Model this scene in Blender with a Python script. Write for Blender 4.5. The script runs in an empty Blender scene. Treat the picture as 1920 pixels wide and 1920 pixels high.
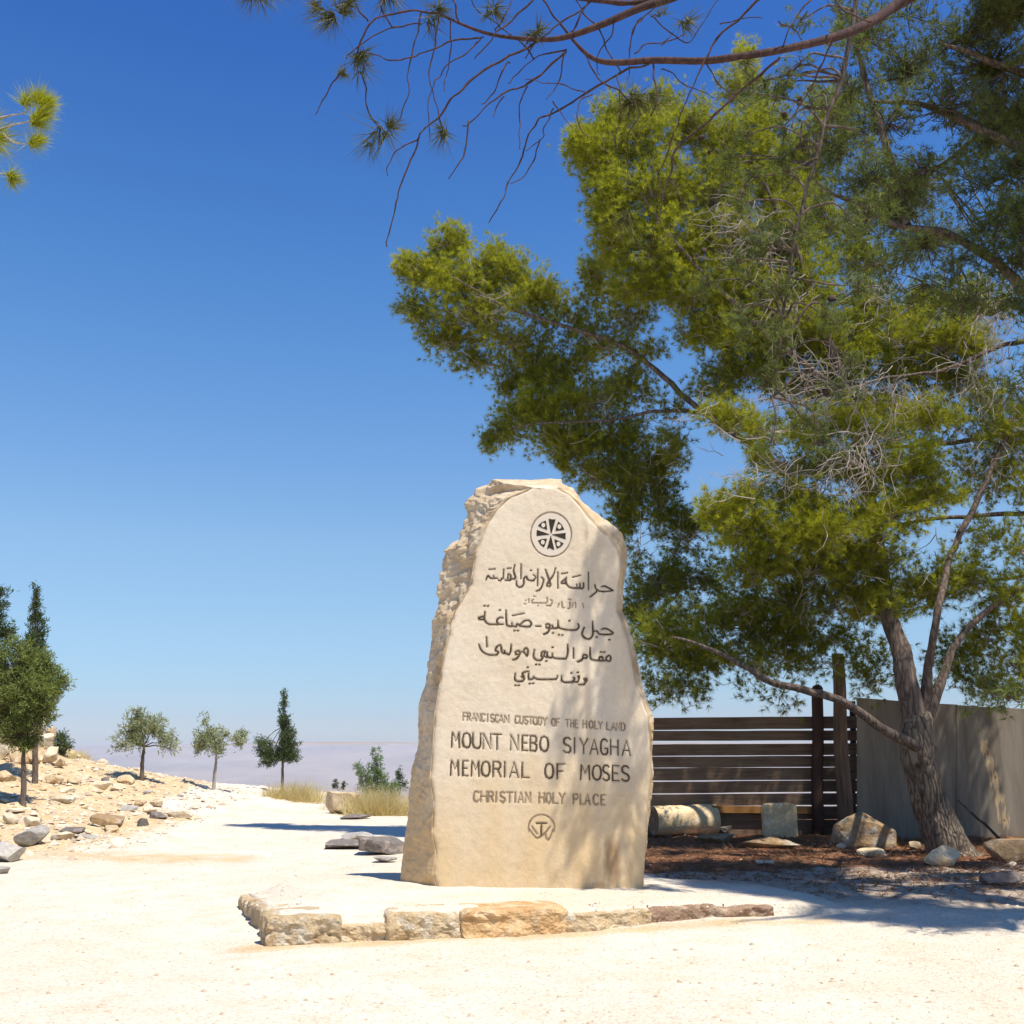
import bpy, bmesh, math, random
import numpy as np
from mathutils import Vector, Matrix, Euler

random.seed(7); rng = np.random.default_rng(7)
SC = bpy.context.scene
COL = SC.collection

# ------------------------------------------------------------------ camera
F = 1920.0; TH = math.atan(440 / 1920); CT, ST = math.cos(TH), math.sin(TH); CZ = 1.25
cam = bpy.data.cameras.new('camera'); camo = bpy.data.objects.new('camera', cam); COL.objects.link(camo)
camo.location = (0, 0, CZ); camo.rotation_euler = (math.pi / 2 + TH, 0, 0)
cam.sensor_width = 36; cam.lens = 36; cam.clip_start = 0.05; cam.clip_end = 60000
SC.camera = camo
SC.render.resolution_x = 1024; SC.render.resolution_y = 1024

# ------------------------------------------------------------------ light
SUN = Vector((0.30, -0.31, 0.90)).normalized()          # towards the sun
elev = math.asin(SUN.z); azim = math.atan2(SUN.x, SUN.y)
W = bpy.data.worlds.new('World'); SC.world = W; W.use_nodes = True
nt = W.node_tree; nt.nodes.clear()
sky = nt.nodes.new('ShaderNodeTexSky'); sky.sky_type = 'NISHITA'; sky.sun_disc = False
sky.sun_elevation = elev; sky.sun_rotation = azim
sky.altitude = 700; sky.air_density = 1.0; sky.dust_density = 0.7; sky.ozone_density = 2.0
tc = nt.nodes.new('ShaderNodeTexCoord'); sxyz = nt.nodes.new('ShaderNodeSeparateXYZ'); nt.links.new(tc.outputs['Generated'], sxyz.inputs[0])
tintr = nt.nodes.new('ShaderNodeValToRGB'); te = tintr.color_ramp.elements
TST = [(0.0, (.50, .56, .80)), (.028, (.44, .50, .70)), (.056, (.45, .53, .67)), (.118, (.54, .62, .69)), (.189, (.61, .71, .76)), (.282, (.55, .73, .86)), (.372, (.46, .73, .93)), (.456, (.365, .67, .95)), (.60, (.24, .52, .94)), (1.0, (.20, .45, .90))]
while len(te) < len(TST): te.new(.5)
for i_, (p_, c_) in enumerate(TST): te[i_].position = p_; te[i_].color = c_ + (1,)
nt.links.new(sxyz.outputs['Z'], tintr.inputs[0])
hs = nt.nodes.new('ShaderNodeMix'); hs.data_type = 'RGBA'; hs.blend_type = 'MULTIPLY'; hs.inputs[0].default_value = 1.0; nt.links.new(tintr.outputs[0], hs.inputs[7])
bg = nt.nodes.new('ShaderNodeBackground'); bg.inputs['Strength'].default_value = 0.135
ow = nt.nodes.new('ShaderNodeOutputWorld')
nt.links.new(sky.outputs[0], hs.inputs[6]); nt.links.new(hs.outputs[2], bg.inputs['Color']); nt.links.new(bg.outputs[0], ow.inputs['Surface'])
sl = bpy.data.lights.new('sun', 'SUN'); sl.energy = 4.6; sl.angle = math.radians(0.53); sl.color = (1.0, 0.94, 0.85)
so = bpy.data.objects.new('sun', sl); COL.objects.link(so)
so.rotation_euler = SUN.to_track_quat('Z', 'Y').to_euler(); so.location = (20, -20, 60)
SC.view_settings.view_transform = 'Standard'; SC.view_settings.look = 'None'
SC.view_settings.exposure = 0.55; SC.view_settings.gamma = 1; SC.view_settings.use_curve_mapping = False

# ------------------------------------------------------------------ measuring helpers
def ray(px, py):
    cx, cy = (px - 960) / F, (960 - py) / F
    return Vector((cx, CT - cy * ST, ST + cy * CT))
def at(px, py, Y):
    d = ray(px, py); t = Y / d.y
    return Vector((d.x * t, Y, CZ + d.z * t))
def mpp(py, Y):                                   # metres per photo pixel at distance Y
    return Y / ray(960, py).y / F

def hash3(ix, iy, iz, s):
    h = (ix.astype(np.int64) * 374761393 + iy.astype(np.int64) * 668265263 + iz.astype(np.int64) * 2147483647 + s * 974634777) & 0xffffffff
    h = ((h ^ (h >> 13)) * 1274126177) & 0xffffffff
    h = ((h ^ (h >> 15)) * 2246822519) & 0xffffffff
    return ((h ^ (h >> 16)) & 0xffffff) / float(0xffffff)
def vnoise(p, s=0):
    p = np.asarray(p, float); i = np.floor(p); f = p - i; f = f * f * (3 - 2 * f); i = i.astype(np.int64)
    r = 0
    for dx in (0, 1):
        for dy in (0, 1):
            for dz in (0, 1):
                w = (f[:, 0] if dx else 1 - f[:, 0]) * (f[:, 1] if dy else 1 - f[:, 1]) * (f[:, 2] if dz else 1 - f[:, 2])
                r = r + w * hash3(i[:, 0] + dx, i[:, 1] + dy, i[:, 2] + dz, s)
    return r * 2 - 1
def fbm(p, o=4, s=0):
    p = np.asarray(p, float); a, r, t = 1.0, 0, 0
    for k in range(o):
        r = r + a * vnoise(p * 2 ** k + k * 7.3, s + k); t += a; a *= .5
    return r / t
def sstep(a, b, x):
    t = np.clip((x - a) / (b - a), 0, 1); return t * t * (3 - 2 * t)

# ------------------------------------------------------------------ object helpers
def tag(o, label=None, cat=None, group=None, kind=None):
    if label: o['label'] = label
    if cat: o['category'] = cat
    if group: o['group'] = group
    if kind: o['kind'] = kind
    return o
def empty(name, loc, label, cat, group=None, rz=0):
    o = bpy.data.objects.new(name, None); COL.objects.link(o); o.location = loc; o.rotation_euler = (0, 0, rz)
    o.empty_display_size = .1
    return tag(o, label, cat, group)
def meshobj(name, V, Fc, mat, parent=None, smooth=False, world=True, attrs=None):
    """V (N,3) array, Fc (M,3) or (M,4) array; world coordinates when world=True"""
    V = np.asarray(V, np.float32); Fc = np.asarray(Fc, np.int32)
    if parent is not None and world:
        V = V - np.array(parent.location, np.float32)
    me = bpy.data.meshes.new(name)
    me.vertices.add(len(V)); me.vertices.foreach_set('co', V.ravel())
    k = Fc.shape[1]
    me.loops.add(Fc.size); me.loops.foreach_set('vertex_index', Fc.ravel())
    me.polygons.add(len(Fc)); me.polygons.foreach_set('loop_start', np.arange(0, Fc.size, k, dtype=np.int32))
    me.polygons.foreach_set('loop_total', np.full(len(Fc), k, np.int32))
    me.polygons.foreach_set('use_smooth', np.full(len(Fc), bool(smooth)))
    me.update(calc_edges=True)
    if attrs:
        for an, av in attrs.items():
            a = me.attributes.new(an, 'FLOAT', 'POINT'); a.data.foreach_set('value', np.asarray(av, np.float32))
    me.materials.append(mat)
    o = bpy.data.objects.new(name, me); COL.objects.link(o)
    if parent is not None: o.parent = parent
    return o
def bmobj(name, bm, mat, parent=None, smooth=False):
    if parent is not None: bmesh.ops.translate(bm, verts=bm.verts, vec=-Vector(parent.location))
    me = bpy.data.meshes.new(name); bm.to_mesh(me); bm.free(); me.materials.append(mat)
    for p in me.polygons: p.use_smooth = smooth
    o = bpy.data.objects.new(name, me); COL.objects.link(o)
    if parent is not None: o.parent = parent
    return o

# ------------------------------------------------------------------ materials
class MB:
    def __init__(s, name, rough=.9, spec=.2):
        s.m = bpy.data.materials.new(name); s.m.use_nodes = True; s.t = s.m.node_tree
        s.p = s.t.nodes['Principled BSDF']; s.p.inputs['Roughness'].default_value = rough
        s.p.inputs['Specular IOR Level'].default_value = spec
        s.geo = s.t.nodes.new('ShaderNodeTexCoord').outputs['Object']
    def n(s, t, **k):
        x = s.t.nodes.new(t)
        for a, b in k.items():
            if a in x.inputs: x.inputs[a].default_value = b
            else: setattr(x, a, b)
        return x
    def noise(s, sc, det=4, ro=.6, vec=None, dist=0):
        x = s.n('ShaderNodeTexNoise', Scale=sc, Detail=det, Roughness=ro, Distortion=dist)
        s.t.links.new(vec or s.geo, x.inputs['Vector']); return x.outputs['Fac']
    def voro(s, sc, feat='F1', vec=None, out='Distance'):
        x = s.n('ShaderNodeTexVoronoi', Scale=sc, feature=feat); s.t.links.new(vec or s.geo, x.inputs['Vector']); return x.outputs[out]
    def scale(s, v):
        x = s.n('ShaderNodeMapping'); x.inputs['Scale'].default_value = v; s.t.links.new(s.geo, x.inputs['Vector']); return x.outputs[0]
    def ramp(s, f, stops, inter='LINEAR'):
        x = s.n('ShaderNodeValToRGB'); e = x.color_ramp.elements; x.color_ramp.interpolation = inter
        while len(e) < len(stops): e.new(.5)
        for i, (p, c) in enumerate(stops):
            e[i].position = p; e[i].color = (c if isinstance(c, tuple) else (c, c, c)) + (1,)
        s.t.links.new(f, x.inputs[0]); return x.outputs[0]
    def mix(s, f, a, b, mode='MIX'):
        x = s.n('ShaderNodeMix', data_type='RGBA', blend_type=mode)
        for v, i in ((f, 0), (a, 6), (b, 7)):
            if isinstance(v, (int, float)): x.inputs[i].default_value = v
            elif isinstance(v, tuple): x.inputs[i].default_value = v + (1,)
            else: s.t.links.new(v, x.inputs[i])
        return x.outputs[2]
    def math(s, op, a, b=0.0, clamp=False):
        x = s.n('ShaderNodeMath', operation=op, use_clamp=clamp)
        for v, i in ((a, 0), (b, 1)):
            if isinstance(v, (int, float)): x.inputs[i].default_value = v
            else: s.t.links.new(v, x.inputs[i])
        return x.outputs[0]
    def attr(s, a): return s.n('ShaderNodeAttribute', attribute_name=a).outputs['Fac']
    def rand(s): return s.n('ShaderNodeObjectInfo').outputs['Random']
    def color(s, c): s.t.links.new(c, s.p.inputs['Base Color'])
    def bump(s, h, st=.5, d=.01, prev=None):
        x = s.n('ShaderNodeBump', Strength=st, Distance=d); s.t.links.new(h, x.inputs['Height'])
        if prev: s.t.links.new(prev, x.inputs['Normal'])
        s.t.links.new(x.outputs[0], s.p.inputs['Normal']); return x.outputs[0]

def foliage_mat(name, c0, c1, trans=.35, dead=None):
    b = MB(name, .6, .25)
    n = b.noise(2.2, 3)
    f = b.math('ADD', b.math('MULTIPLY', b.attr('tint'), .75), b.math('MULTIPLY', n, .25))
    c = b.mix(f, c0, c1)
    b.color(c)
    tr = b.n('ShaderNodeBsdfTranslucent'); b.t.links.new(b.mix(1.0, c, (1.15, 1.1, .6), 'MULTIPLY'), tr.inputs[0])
    ms = b.n('ShaderNodeMixShader'); ms.inputs[0].default_value = trans
    out = b.t.nodes['Material Output']
    b.t.links.new(b.p.outputs[0], ms.inputs[1]); b.t.links.new(tr.outputs[0], ms.inputs[2]); b.t.links.new(ms.outputs[0], out.inputs[0])
    return b.m
def rock_mat(name, ca, cb, cc, sc=6, bumpd=.012, pits=True):
    b = MB(name, .92, .15)
    n1 = b.noise(sc * .5, 5, .65); n2 = b.noise(sc * 3, 6, .7); n3 = b.noise(sc * 1.1, 3, .5, dist=.6)
    c = b.mix(b.ramp(n1, [(.35, 0.), (.65, 1.)]), ca, cb)
    c = b.mix(b.ramp(n3, [(.52, 0.), (.66, 1.)]), c, cc)
    c = b.mix(1.0, c, b.ramp(n2, [(.3, .72), (.7, 1.15)]), 'MULTIPLY')
    r = b.n('ShaderNodeMapRange'); r.inputs['To Min'].default_value = .82; r.inputs['To Max'].default_value = 1.12
    b.t.links.new(b.rand(), r.inputs[0]); c = b.mix(1.0, c, r.outputs[0], 'MULTIPLY')
    b.color(c)
    h = b.math('ADD', b.noise(sc * 2, 8, .72), b.math('MULTIPLY', b.voro(sc * 6), .35) if pits else 0.)
    b.bump(h, .8, bumpd); return b.m
def bark_mat(name, ca, cb, sc=14, d=.02):
    b = MB(name, .9, .15)
    v = b.scale((1, 1, .22)); wn = b.n('ShaderNodeTexNoise', Scale=6.0, Detail=4.0); b.t.links.new(v, wn.inputs['Vector']); v = b.mix(.16, v, wn.outputs['Color'])
    vo = b.voro(sc, 'DISTANCE_TO_EDGE', v); n = b.noise(sc * 1.5, 6, .7, v)
    f = b.math('ADD', b.math('MULTIPLY', vo, 1.6), b.math('MULTIPLY', n, .6))
    b.color(b.mix(1.0, b.ramp(f, [(.25, cb), (.62, ca)]), b.ramp(b.noise(3, 3), [(.3, .75), (.7, 1.2)]), 'MULTIPLY'))
    b.bump(f, 1.0, d); return b.m

M = {}
# ground: pale gravel, ochre rubble soil, red soil under the pines
b = MB('pale gravel', .95, .1)
spk = b.voro(70, 'F1', None, 'Color'); sp2 = b.noise(38, 6, .75); big = b.noise(.55, 5, .6); mid = b.noise(3.2, 5, .65)
sx = b.n('ShaderNodeSeparateColor'); b.t.links.new(spk, sx.inputs[0])
c = b.mix(b.ramp(big, [(.38, 0.), (.62, 1.)]), (.69, .615, .495), (.65, .56, .43))
c = b.mix(b.math('MULTIPLY', b.ramp(mid, [(.46, 0.), (.66, 1.)]), .6), c, (.60, .49, .345))
oc = b.mix(b.ramp(b.noise(5, 6, .7), [(.38, 0.), (.62, 1.)]), (.52, .36, .19), (.62, .50, .31))
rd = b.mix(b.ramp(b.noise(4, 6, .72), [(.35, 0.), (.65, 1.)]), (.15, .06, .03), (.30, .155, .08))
hn = b.math('MULTIPLY', b.math('SUBTRACT', b.noise(2.5, 6, .7), .5), 1.1)
fo = b.ramp(b.math('ADD', b.attr('ochre'), hn), [(.38, 0.), (.62, 1.)])
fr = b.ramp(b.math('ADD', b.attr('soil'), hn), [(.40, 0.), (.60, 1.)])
fd = b.ramp(b.math('ADD', b.attr('shade_dirt'), b.math('MULTIPLY', hn, .8)), [(.30, 0.), (.75, 1.)])  # litter tone on the gravel, widened to darken the tree shade
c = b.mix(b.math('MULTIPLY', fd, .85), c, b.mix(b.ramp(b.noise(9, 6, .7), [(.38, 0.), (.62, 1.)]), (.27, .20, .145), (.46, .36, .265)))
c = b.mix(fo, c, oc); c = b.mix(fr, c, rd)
c = b.mix(1.0, c, b.ramp(sx.outputs[0], [(0., .70), (.12, .93), (.9, 1.0), (1., 1.12)]), 'MULTIPLY')
c = b.mix(1.0, c, b.ramp(sp2, [(.3, .82), (.65, 1.06)]), 'MULTIPLY')
b.color(c)
b.bump(b.math('ADD', b.noise(60, 6, .75), b.math('MULTIPLY', b.voro(55), .8)), .55, .012)
M['ground'] = b.m
# far hills
b = MB('far desert hills', 1, 0)
c = b.mix(b.ramp(b.noise(.0008, 6, .6), [(.35, 0.), (.65, 1.)]), (.38, .27, .19), (.20, .15, .11))
c = b.mix(b.ramp(b.noise(.004, 6, .7), [(.45, 0.), (.65, .7)]), c, (.44, .34, .25)); b.color(c); M['hills'] = b.m
# limestone of the memorial
b = MB('memorial limestone', .88, .2)
vs = b.scale((1, 1, .28))
c = b.mix(b.ramp(b.noise(1.6, 5, .6), [(.35, 0.), (.65, 1.)]), (.63, .52, .365), (.68, .575, .425))
c = b.mix(b.math('MULTIPLY', b.ramp(b.noise(4, 6, .7, vs), [(.5, 0.), (.72, 1.)]), .45), c, (.56, .43, .27))
low = b.math('ADD', b.attr('low'), b.math('MULTIPLY', b.math('SUBTRACT', b.noise(3, 5, .65, vs), .5), 1.0))
c = b.mix(b.math('MULTIPLY', b.ramp(low, [(.30, 0.), (.95, 1.)]), .9), c, (.60, .43, .22))
st = b.math('ADD', b.attr('stain'), b.math('MULTIPLY', b.math('SUBTRACT', b.noise(9, 6, .7, vs), .5), .9))
c = b.mix(b.math('MULTIPLY', b.ramp(st, [(.45, 0.), (.85, 1.)]), .8), c, (.30, .185, .09))
ro1 = b.mix(b.ramp(b.noise(7, 6, .7), [(.38, 0.), (.64, 1.)]), (.47, .345, .20), (.60, .49, .34))
ro1 = b.mix(b.ramp(b.noise(3.2, 5, .6), [(.5, 0.), (.68, 1.)]), ro1, (.45, .29, .14))
ro1 = b.mix(b.math('MULTIPLY', b.ramp(low, [(.35, 0.), (.95, 1.)]), .7), ro1, (.58, .385, .18))
fq = b.ramp(b.math('ADD', b.attr('rough'), b.math('MULTIPLY', b.math('SUBTRACT', b.noise(14, 4, .6), .5), .5)), [(.35, 0.), (.65, 1.)])
c = b.mix(fq, c, ro1)
c = b.mix(1.0, c, b.ramp(b.noise(24, 5, .65), [(.3, .93), (.6, 1.02)]), 'MULTIPLY')
pit = b.ramp(b.voro(26), [(.03, .62), (.13, 1.)]); c = b.mix(b.ramp(b.noise(3, 3), [(.45, 0.), (.6, 1.)]), c, b.mix(1.0, c, pit, 'MULTIPLY'))
b.color(c)
b.bump(b.math('ADD', b.math('MULTIPLY', b.noise(22, 6, .7), .6), b.math('MULTIPLY', b.noise(5, 6, .6), 1.2)), .35, .02); M['stela'] = b.m
b = MB('dark letter paint', .85, .15)
b.color(b.mix(b.ramp(b.noise(30, 5, .7), [(.38, 0.), (.7, 1.)]), (.045, .03, .018), (.16, .11, .065))); M['paint'] = b.m
b = MB('worn letter paint', .9, .1)
b.color(b.mix(b.ramp(b.noise(26, 5, .7), [(.35, 0.), (.65, 1.)]), (.14, .098, .058), (.34, .255, .165))); M['worn'] = b.m
b = MB('black emblem paint', .8, .2)
b.color(b.mix(b.ramp(b.noise(60, 4), [(.4, 0.), (.7, 1.)]), (.022, .016, .01), (.06, .045, .03))); M['black'] = b.m
b = MB('pale emblem stone', .9, .1)
b.color(b.mix(b.noise(12, 4), (.60, .52, .40), (.66, .575, .46))); M['emblem'] = b.m

M['curb'] = rock_mat('rough ochre limestone', (.60, .475, .30), (.47, .32, .16), (.66, .57, .42), 9, .02)
M['rust'] = rock_mat('rusty ochre limestone', (.60, .42, .22), (.48, .28, .12), (.64, .50, .32), 9, .02)
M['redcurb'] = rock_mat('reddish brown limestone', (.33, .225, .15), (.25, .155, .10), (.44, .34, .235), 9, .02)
M['pale'] = rock_mat('pale limestone rubble', (.66, .57, .42), (.58, .45, .28), (.70, .64, .52), 5)
M['ochre'] = rock_mat('ochre boulder stone', (.58, .45, .28), (.46, .31, .16), (.66, .56, .40), 4)
M['grey'] = rock_mat('grey slate slab', (.43, .395, .34), (.34, .31, .265), (.50, .455, .385), 5)
M['dark'] = rock_mat('dark slate slab', (.20, .17, .145), (.14, .12, .105), (.29, .24, .20), 6)  # slate that is dark by its own colour
M['brown'] = rock_mat('brown mottled boulder', (.28, .20, .12), (.36, .22, .09), (.40, .35, .27), 5)
M['sandy'] = rock_mat('sandy carved block', (.70, .54, .33), (.58, .41, .21), (.74, .61, .41), 9)
M['bark'] = bark_mat('pine bark', (.27, .21, .145), (.06, .042, .03), 24, .03)
M['limb'] = bark_mat('pine limb bark', (.17, .13, .10), (.06, .042, .034), 20, .012)
M['redlimb'] = bark_mat('reddish pine limb bark', (.08, .044, .036), (.042, .026, .023), 40, .004)
M['thin'] = bark_mat('thin trunk bark', (.17, .13, .10), (.09, .065, .05), 30, .006)
M['palebark'] = bark_mat('pale trunk bark', (.40, .35, .29), (.25, .21, .17), 30, .006)
b = MB('dry grey twigs', .9, .1); b.color(b.mix(b.noise(6, 3), (.30, .25, .20), (.52, .45, .37))); M['twig'] = b.m
b = MB('brown twigs', .9, .1); b.color(b.mix(b.noise(6, 3), (.075, .052, .043), (.14, .095, .075))); M['dtwig'] = b.m
M['pine'] = foliage_mat('yellow green pine needles', (.115, .14, .018), (.45, .47, .035), .47)  # yellow-green needles of the big pine and the left sprigs
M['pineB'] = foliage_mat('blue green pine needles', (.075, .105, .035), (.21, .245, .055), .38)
M['pineN'] = foliage_mat('long dark pine needles', (.06, .06, .022), (.13, .13, .035), .25)
M['olive'] = foliage_mat('olive leaves', (.19, .22, .11), (.36, .39, .23), .35)
M['cyp'] = foliage_mat('cypress leaves', (.04, .07, .026), (.10, .135, .04), .3)
M['jun'] = foliage_mat('bushy green leaves', (.095, .13, .035), (.24, .28, .07), .38)
M['shrub'] = foliage_mat('grey green leaves', (.10, .16, .06), (.20, .28, .10), .3)
M['grass'] = foliage_mat('dry straw grass', (.46, .36, .16), (.66, .56, .30), .3)
M['litter'] = foliage_mat('fallen pine needles', (.16, .07, .03), (.34, .18, .08), .1)
b = MB('weathered brown boards', .85, .2)
v = b.scale((.6, 1, 9)); c = b.mix(b.ramp(b.noise(3, 6, .7, v), [(.35, 0.), (.65, 1.)]), (.12, .072, .045), (.23, .155, .10))
b.color(b.mix(b.ramp(b.noise(1.2, 4), [(.45, 0.), (.7, .6)]), c, (.24, .19, .13))); b.bump(b.noise(6, 6, .7, v), .6, .01); M['board'] = b.m
b = MB('weathered post wood', .85, .2)
v = b.scale((9, 9, .5)); b.color(b.mix(b.ramp(b.noise(3, 6, .7, v), [(.35, 0.), (.65, 1.)]), (.09, .055, .035), (.21, .14, .09))); b.bump(b.noise(6, 6, .7, v), .8, .015); M['post'] = b.m
b = MB('dark post wood', .85, .2); v = b.scale((9, 9, .5))
b.color(b.mix(b.noise(4, 6, .7, v), (.04, .022, .016), (.09, .05, .035))); b.bump(b.noise(6, 6, .7, v), .8, .015); M['dpost'] = b.m
b = MB('orange brown beam', .7, .3); b.color(b.mix(b.noise(5, 5), (.20, .085, .02), (.36, .18, .05))); M['beam'] = b.m
b = MB('grey metal sheet', .65, .3); vv = b.scale((3, 3, .35))
c = b.mix(b.ramp(b.noise(2.5, 6, .65, vv), [(.35, 0.), (.65, 1.)]), (.165, .138, .10), (.25, .215, .163))
c = b.mix(b.ramp(b.math('ADD', b.attr('rust'), b.math('MULTIPLY', b.math('SUBTRACT', b.noise(7, 6, .75, vv), .5), 1.9)), [(.55, 0.), (.68, 1.)]), c, (.50, .37, .21))
c = b.mix(b.ramp(b.math('ADD', b.attr('rust'), b.math('MULTIPLY', b.math('SUBTRACT', b.noise(7, 6, .7), .5), 2.0)), [(.95, 0.), (1.05, 1.)]), c, (.26, .13, .055))
b.color(c); b.bump(b.noise(14, 5, .6, vv), .3, .01); M['sheet'] = b.m
b = MB('pine cone scales', .8, .2); b.color(b.mix(b.noise(40, 3), (.045, .028, .02), (.10, .065, .045))); M['cone'] = b.m

# ------------------------------------------------------------------ terrain
CP = np.array([(-8.9, 18, .30), (-10.5, 21, .85), (-10.2, 23, 1.22), (-12.5, 22, 1.75), (-10, 24, 1.12), (-9.8, 24.5, .85), (-9.6, 26, .52),
    (-12, 18, 1.0), (-9.5, 16, .35), (-13, 27, 2.0), (-16, 22, 2.5), (-17, 15, 1.6), (-14, 12, .7), (-8, 20, .32), (-7.5, 24, .28), (-8.5, 27, .35),
    (-6.6, 13, .06), (-6.5, 16.7, .08), (-5, 18, .04), (-7, 27, .14), (-5, 25, .0), (-4, 30, -.24), (-6.5, 30, .05), (-2, 28, -.36), (0, 26, -.32),
    (-9, 30, .45), (-3, 20, 0), (-1, 14, 0), (-3, 12, 0), (-5, 9, 0), (-8, 8, 0), (-3, 6, 0), (0, 6, 0), (4, 6, 0), (8, 7, .06), (0, 9, 0), (2.6, 8.9, .11), (4.2, 8.2, .09), (4, 10, .12), (2.4, 10.5, .11), (6, 9.5, .12),
    (2, 12, .09), (4, 12.5, .09), (6, 12, .08), (9, 12, .1), (3, 15, .06), (6, 15, .08), (10, 16, .1), (2, 20, -.1), (7, 22, -.2), (14, 22, -.1),
    (-1, 1, 0), (4, 0, 0), (-5, 1, 0), (10, 2, 0), (-12, 3, .1), (1, 17, 0), (-2, 17, 0), (-1, 22, -.1)], float)
def H0(x, y):
    x = np.asarray(x, float); y = np.asarray(y, float); sh = x.shape; x = x.ravel(); y = y.ravel()
    num = np.zeros(len(x)); den = np.full(len(x), 1e-9)
    for cx, cy, cz in CP:
        w = np.exp(-((x - cx) ** 2 + (y - cy) ** 2) / (2 * 1.7 ** 2)) + 1e-3 / (1 + (x - cx) ** 2 + (y - cy) ** 2)
        num += w * cz; den += w
    z = num / den
    yc = np.interp(x, [-30, -14, -9.5, -6.5, -4, -2, 2, 6, 30], [26, 26.5, 27, 29, 31, 29, 26, 23, 22])
    d = np.maximum(0, y - yc); z = z - .30 * np.minimum(d, 8) * sstep(0, 3, d) - .55 * np.maximum(d - 2, 0)
    d2 = np.maximum(0, np.maximum(np.abs(x) - 30, -y - 22)); z = z - .5 * d2
    return z.reshape(sh)
def H(x, y):
    x = np.asarray(x, float); y = np.asarray(y, float)
    z = H0(x, y); sh = z.shape; xr, yr = x.ravel(), y.ravel()
    left = sstep(-3.8, -6.5, xr) * sstep(11, 14, yr)
    right = sstep(.8, 2, xr) * sstep(9.3, 10.8, yr)
    p = np.stack([xr, yr, xr * 0], 1)
    n = fbm(p * .9, 3, 3) * .022 + fbm(p * 4, 4, 5) * (.012 + .10 * left + .035 * right)
    return z + n.reshape(sh)
def hz(x, y): return float(H(np.array([x]), np.array([y]))[0])
def ground(px, py):                                # where the sight line of a photo pixel meets the terrain
    d = ray(px, py); Ys = np.arange(4.5, 34, .05); X = d.x / d.y * Ys; Z = CZ + d.z / d.y * Ys
    g = H(X, Ys); k = np.nonzero(Z < g)[0]
    i = k[0] if len(k) else int(np.argmin(Z - g))
    return Vector((X[i], Ys[i], g[i]))

def build_ground():
    xs = np.concatenate([np.arange(-48, -13, 1.0), np.arange(-13, 10, .085), np.arange(10, 49, 1.0)])
    ys = np.concatenate([np.arange(-44, 3.8, 1.2), np.arange(3.8, 20, .085), np.arange(20, 35, .15), np.arange(35, 62, 1.0)])
    X, Y = np.meshgrid(xs, ys); Z = H(X, Y)
    # the pale gravel is banked down a little right behind the podium edge
    n, m = len(xs), len(ys); V = np.stack([X.ravel(), Y.ravel(), Z.ravel()], 1)
    i = np.arange((m - 1) * n).reshape(m - 1, n)[:, :-1].ravel()
    Fc = np.stack([i, i + 1, i + n + 1, i + n], 1)
    x, y = V[:, 0], V[:, 1]
    och = sstep(-4.3, -6.2, x + .35 * np.maximum(0, y - 20)) * sstep(11.6, 13.0, y) * (1 - .8 * sstep(-7.2, -6.2, x) * sstep(18, 19, y))
    och = np.maximum(och, .62 * np.exp(-((y - 12.3) / .8) ** 2) * sstep(-1.5, -3.5, x))
    och = np.maximum(och, .60 * np.exp(-((y - (6.9 + .2 * (x + 1.7))) / .22) ** 2) * sstep(-2.2, -1.6, x) * sstep(3, 2, x))
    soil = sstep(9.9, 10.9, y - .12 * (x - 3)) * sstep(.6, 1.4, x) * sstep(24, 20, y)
    shade_dirt = sstep(7.3, 9.5, y + .35 * (x - 2.2)) * sstep(1.0, 1.7, x) * sstep(24, 20, y)  # tree-shade darkening put into the ground colour, along with some litter
    o = meshobj('ground', V, Fc, M['ground'], smooth=True, attrs={'ochre': och, 'soil': soil, 'shade_dirt': shade_dirt})
    tag(o, 'pale gravel ground with ochre rubble on the left and red soil under the pine', kind='structure')
build_ground()

def build_far():
    rad = np.concatenate([np.geomspace(28, 900, 40), np.geomspace(940, 13500, 150)])
    az = np.linspace(0, 2 * math.pi, 481)[:-1]
    R, A = np.meshgrid(rad, az, indexing='ij'); X, Y = R * np.sin(A), R * np.cos(A)
    base = np.interp(R, [28, 45, 150, 600, 1500, 4000, 7000, 9500, 11500, 13500], [-6, -13, -60, -180, -260, -290, -230, -70, 20, 40])
    p = np.stack([X.ravel(), Y.ravel(), X.ravel() * 0], 1)
    n1 = fbm(p / 2600, 5, 11).reshape(X.shape); n2 = 1 - np.abs(fbm(p / 900, 5, 21)).reshape(X.shape) * 2
    Z = base + n1 * np.interp(R, [28, 300, 2000, 8000, 13000], [0, 8, 45, 130, 90]) + n2 * np.interp(R, [28, 300, 2000, 9000], [0, 4, 25, 38])
    Z = np.minimum(Z, CZ + R * .0034 * (.25 + .75 * sstep(-.40, -.15, np.arctan2(X, np.abs(Y) + 1))) + fbm(p / 1900, 4, 31).reshape(X.shape) * 22 * (R > 6000))
    V = np.stack([X.ravel(), Y.ravel(), Z.ravel()], 1); n = len(az); m = len(rad)
    ii, jj = np.meshgrid(np.arange(m - 1), np.arange(n), indexing='ij'); j2 = (jj + 1) % n
    Fc = np.stack([ii * n + jj, (ii + 1) * n + jj, (ii + 1) * n + j2, ii * n + j2], -1).reshape(-1, 4)
    tag(meshobj('valley_and_hills', V, Fc, M['hills'], smooth=True), 'hazy lilac desert valley and hills far beyond the ridge', kind='structure')
build_far()

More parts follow.
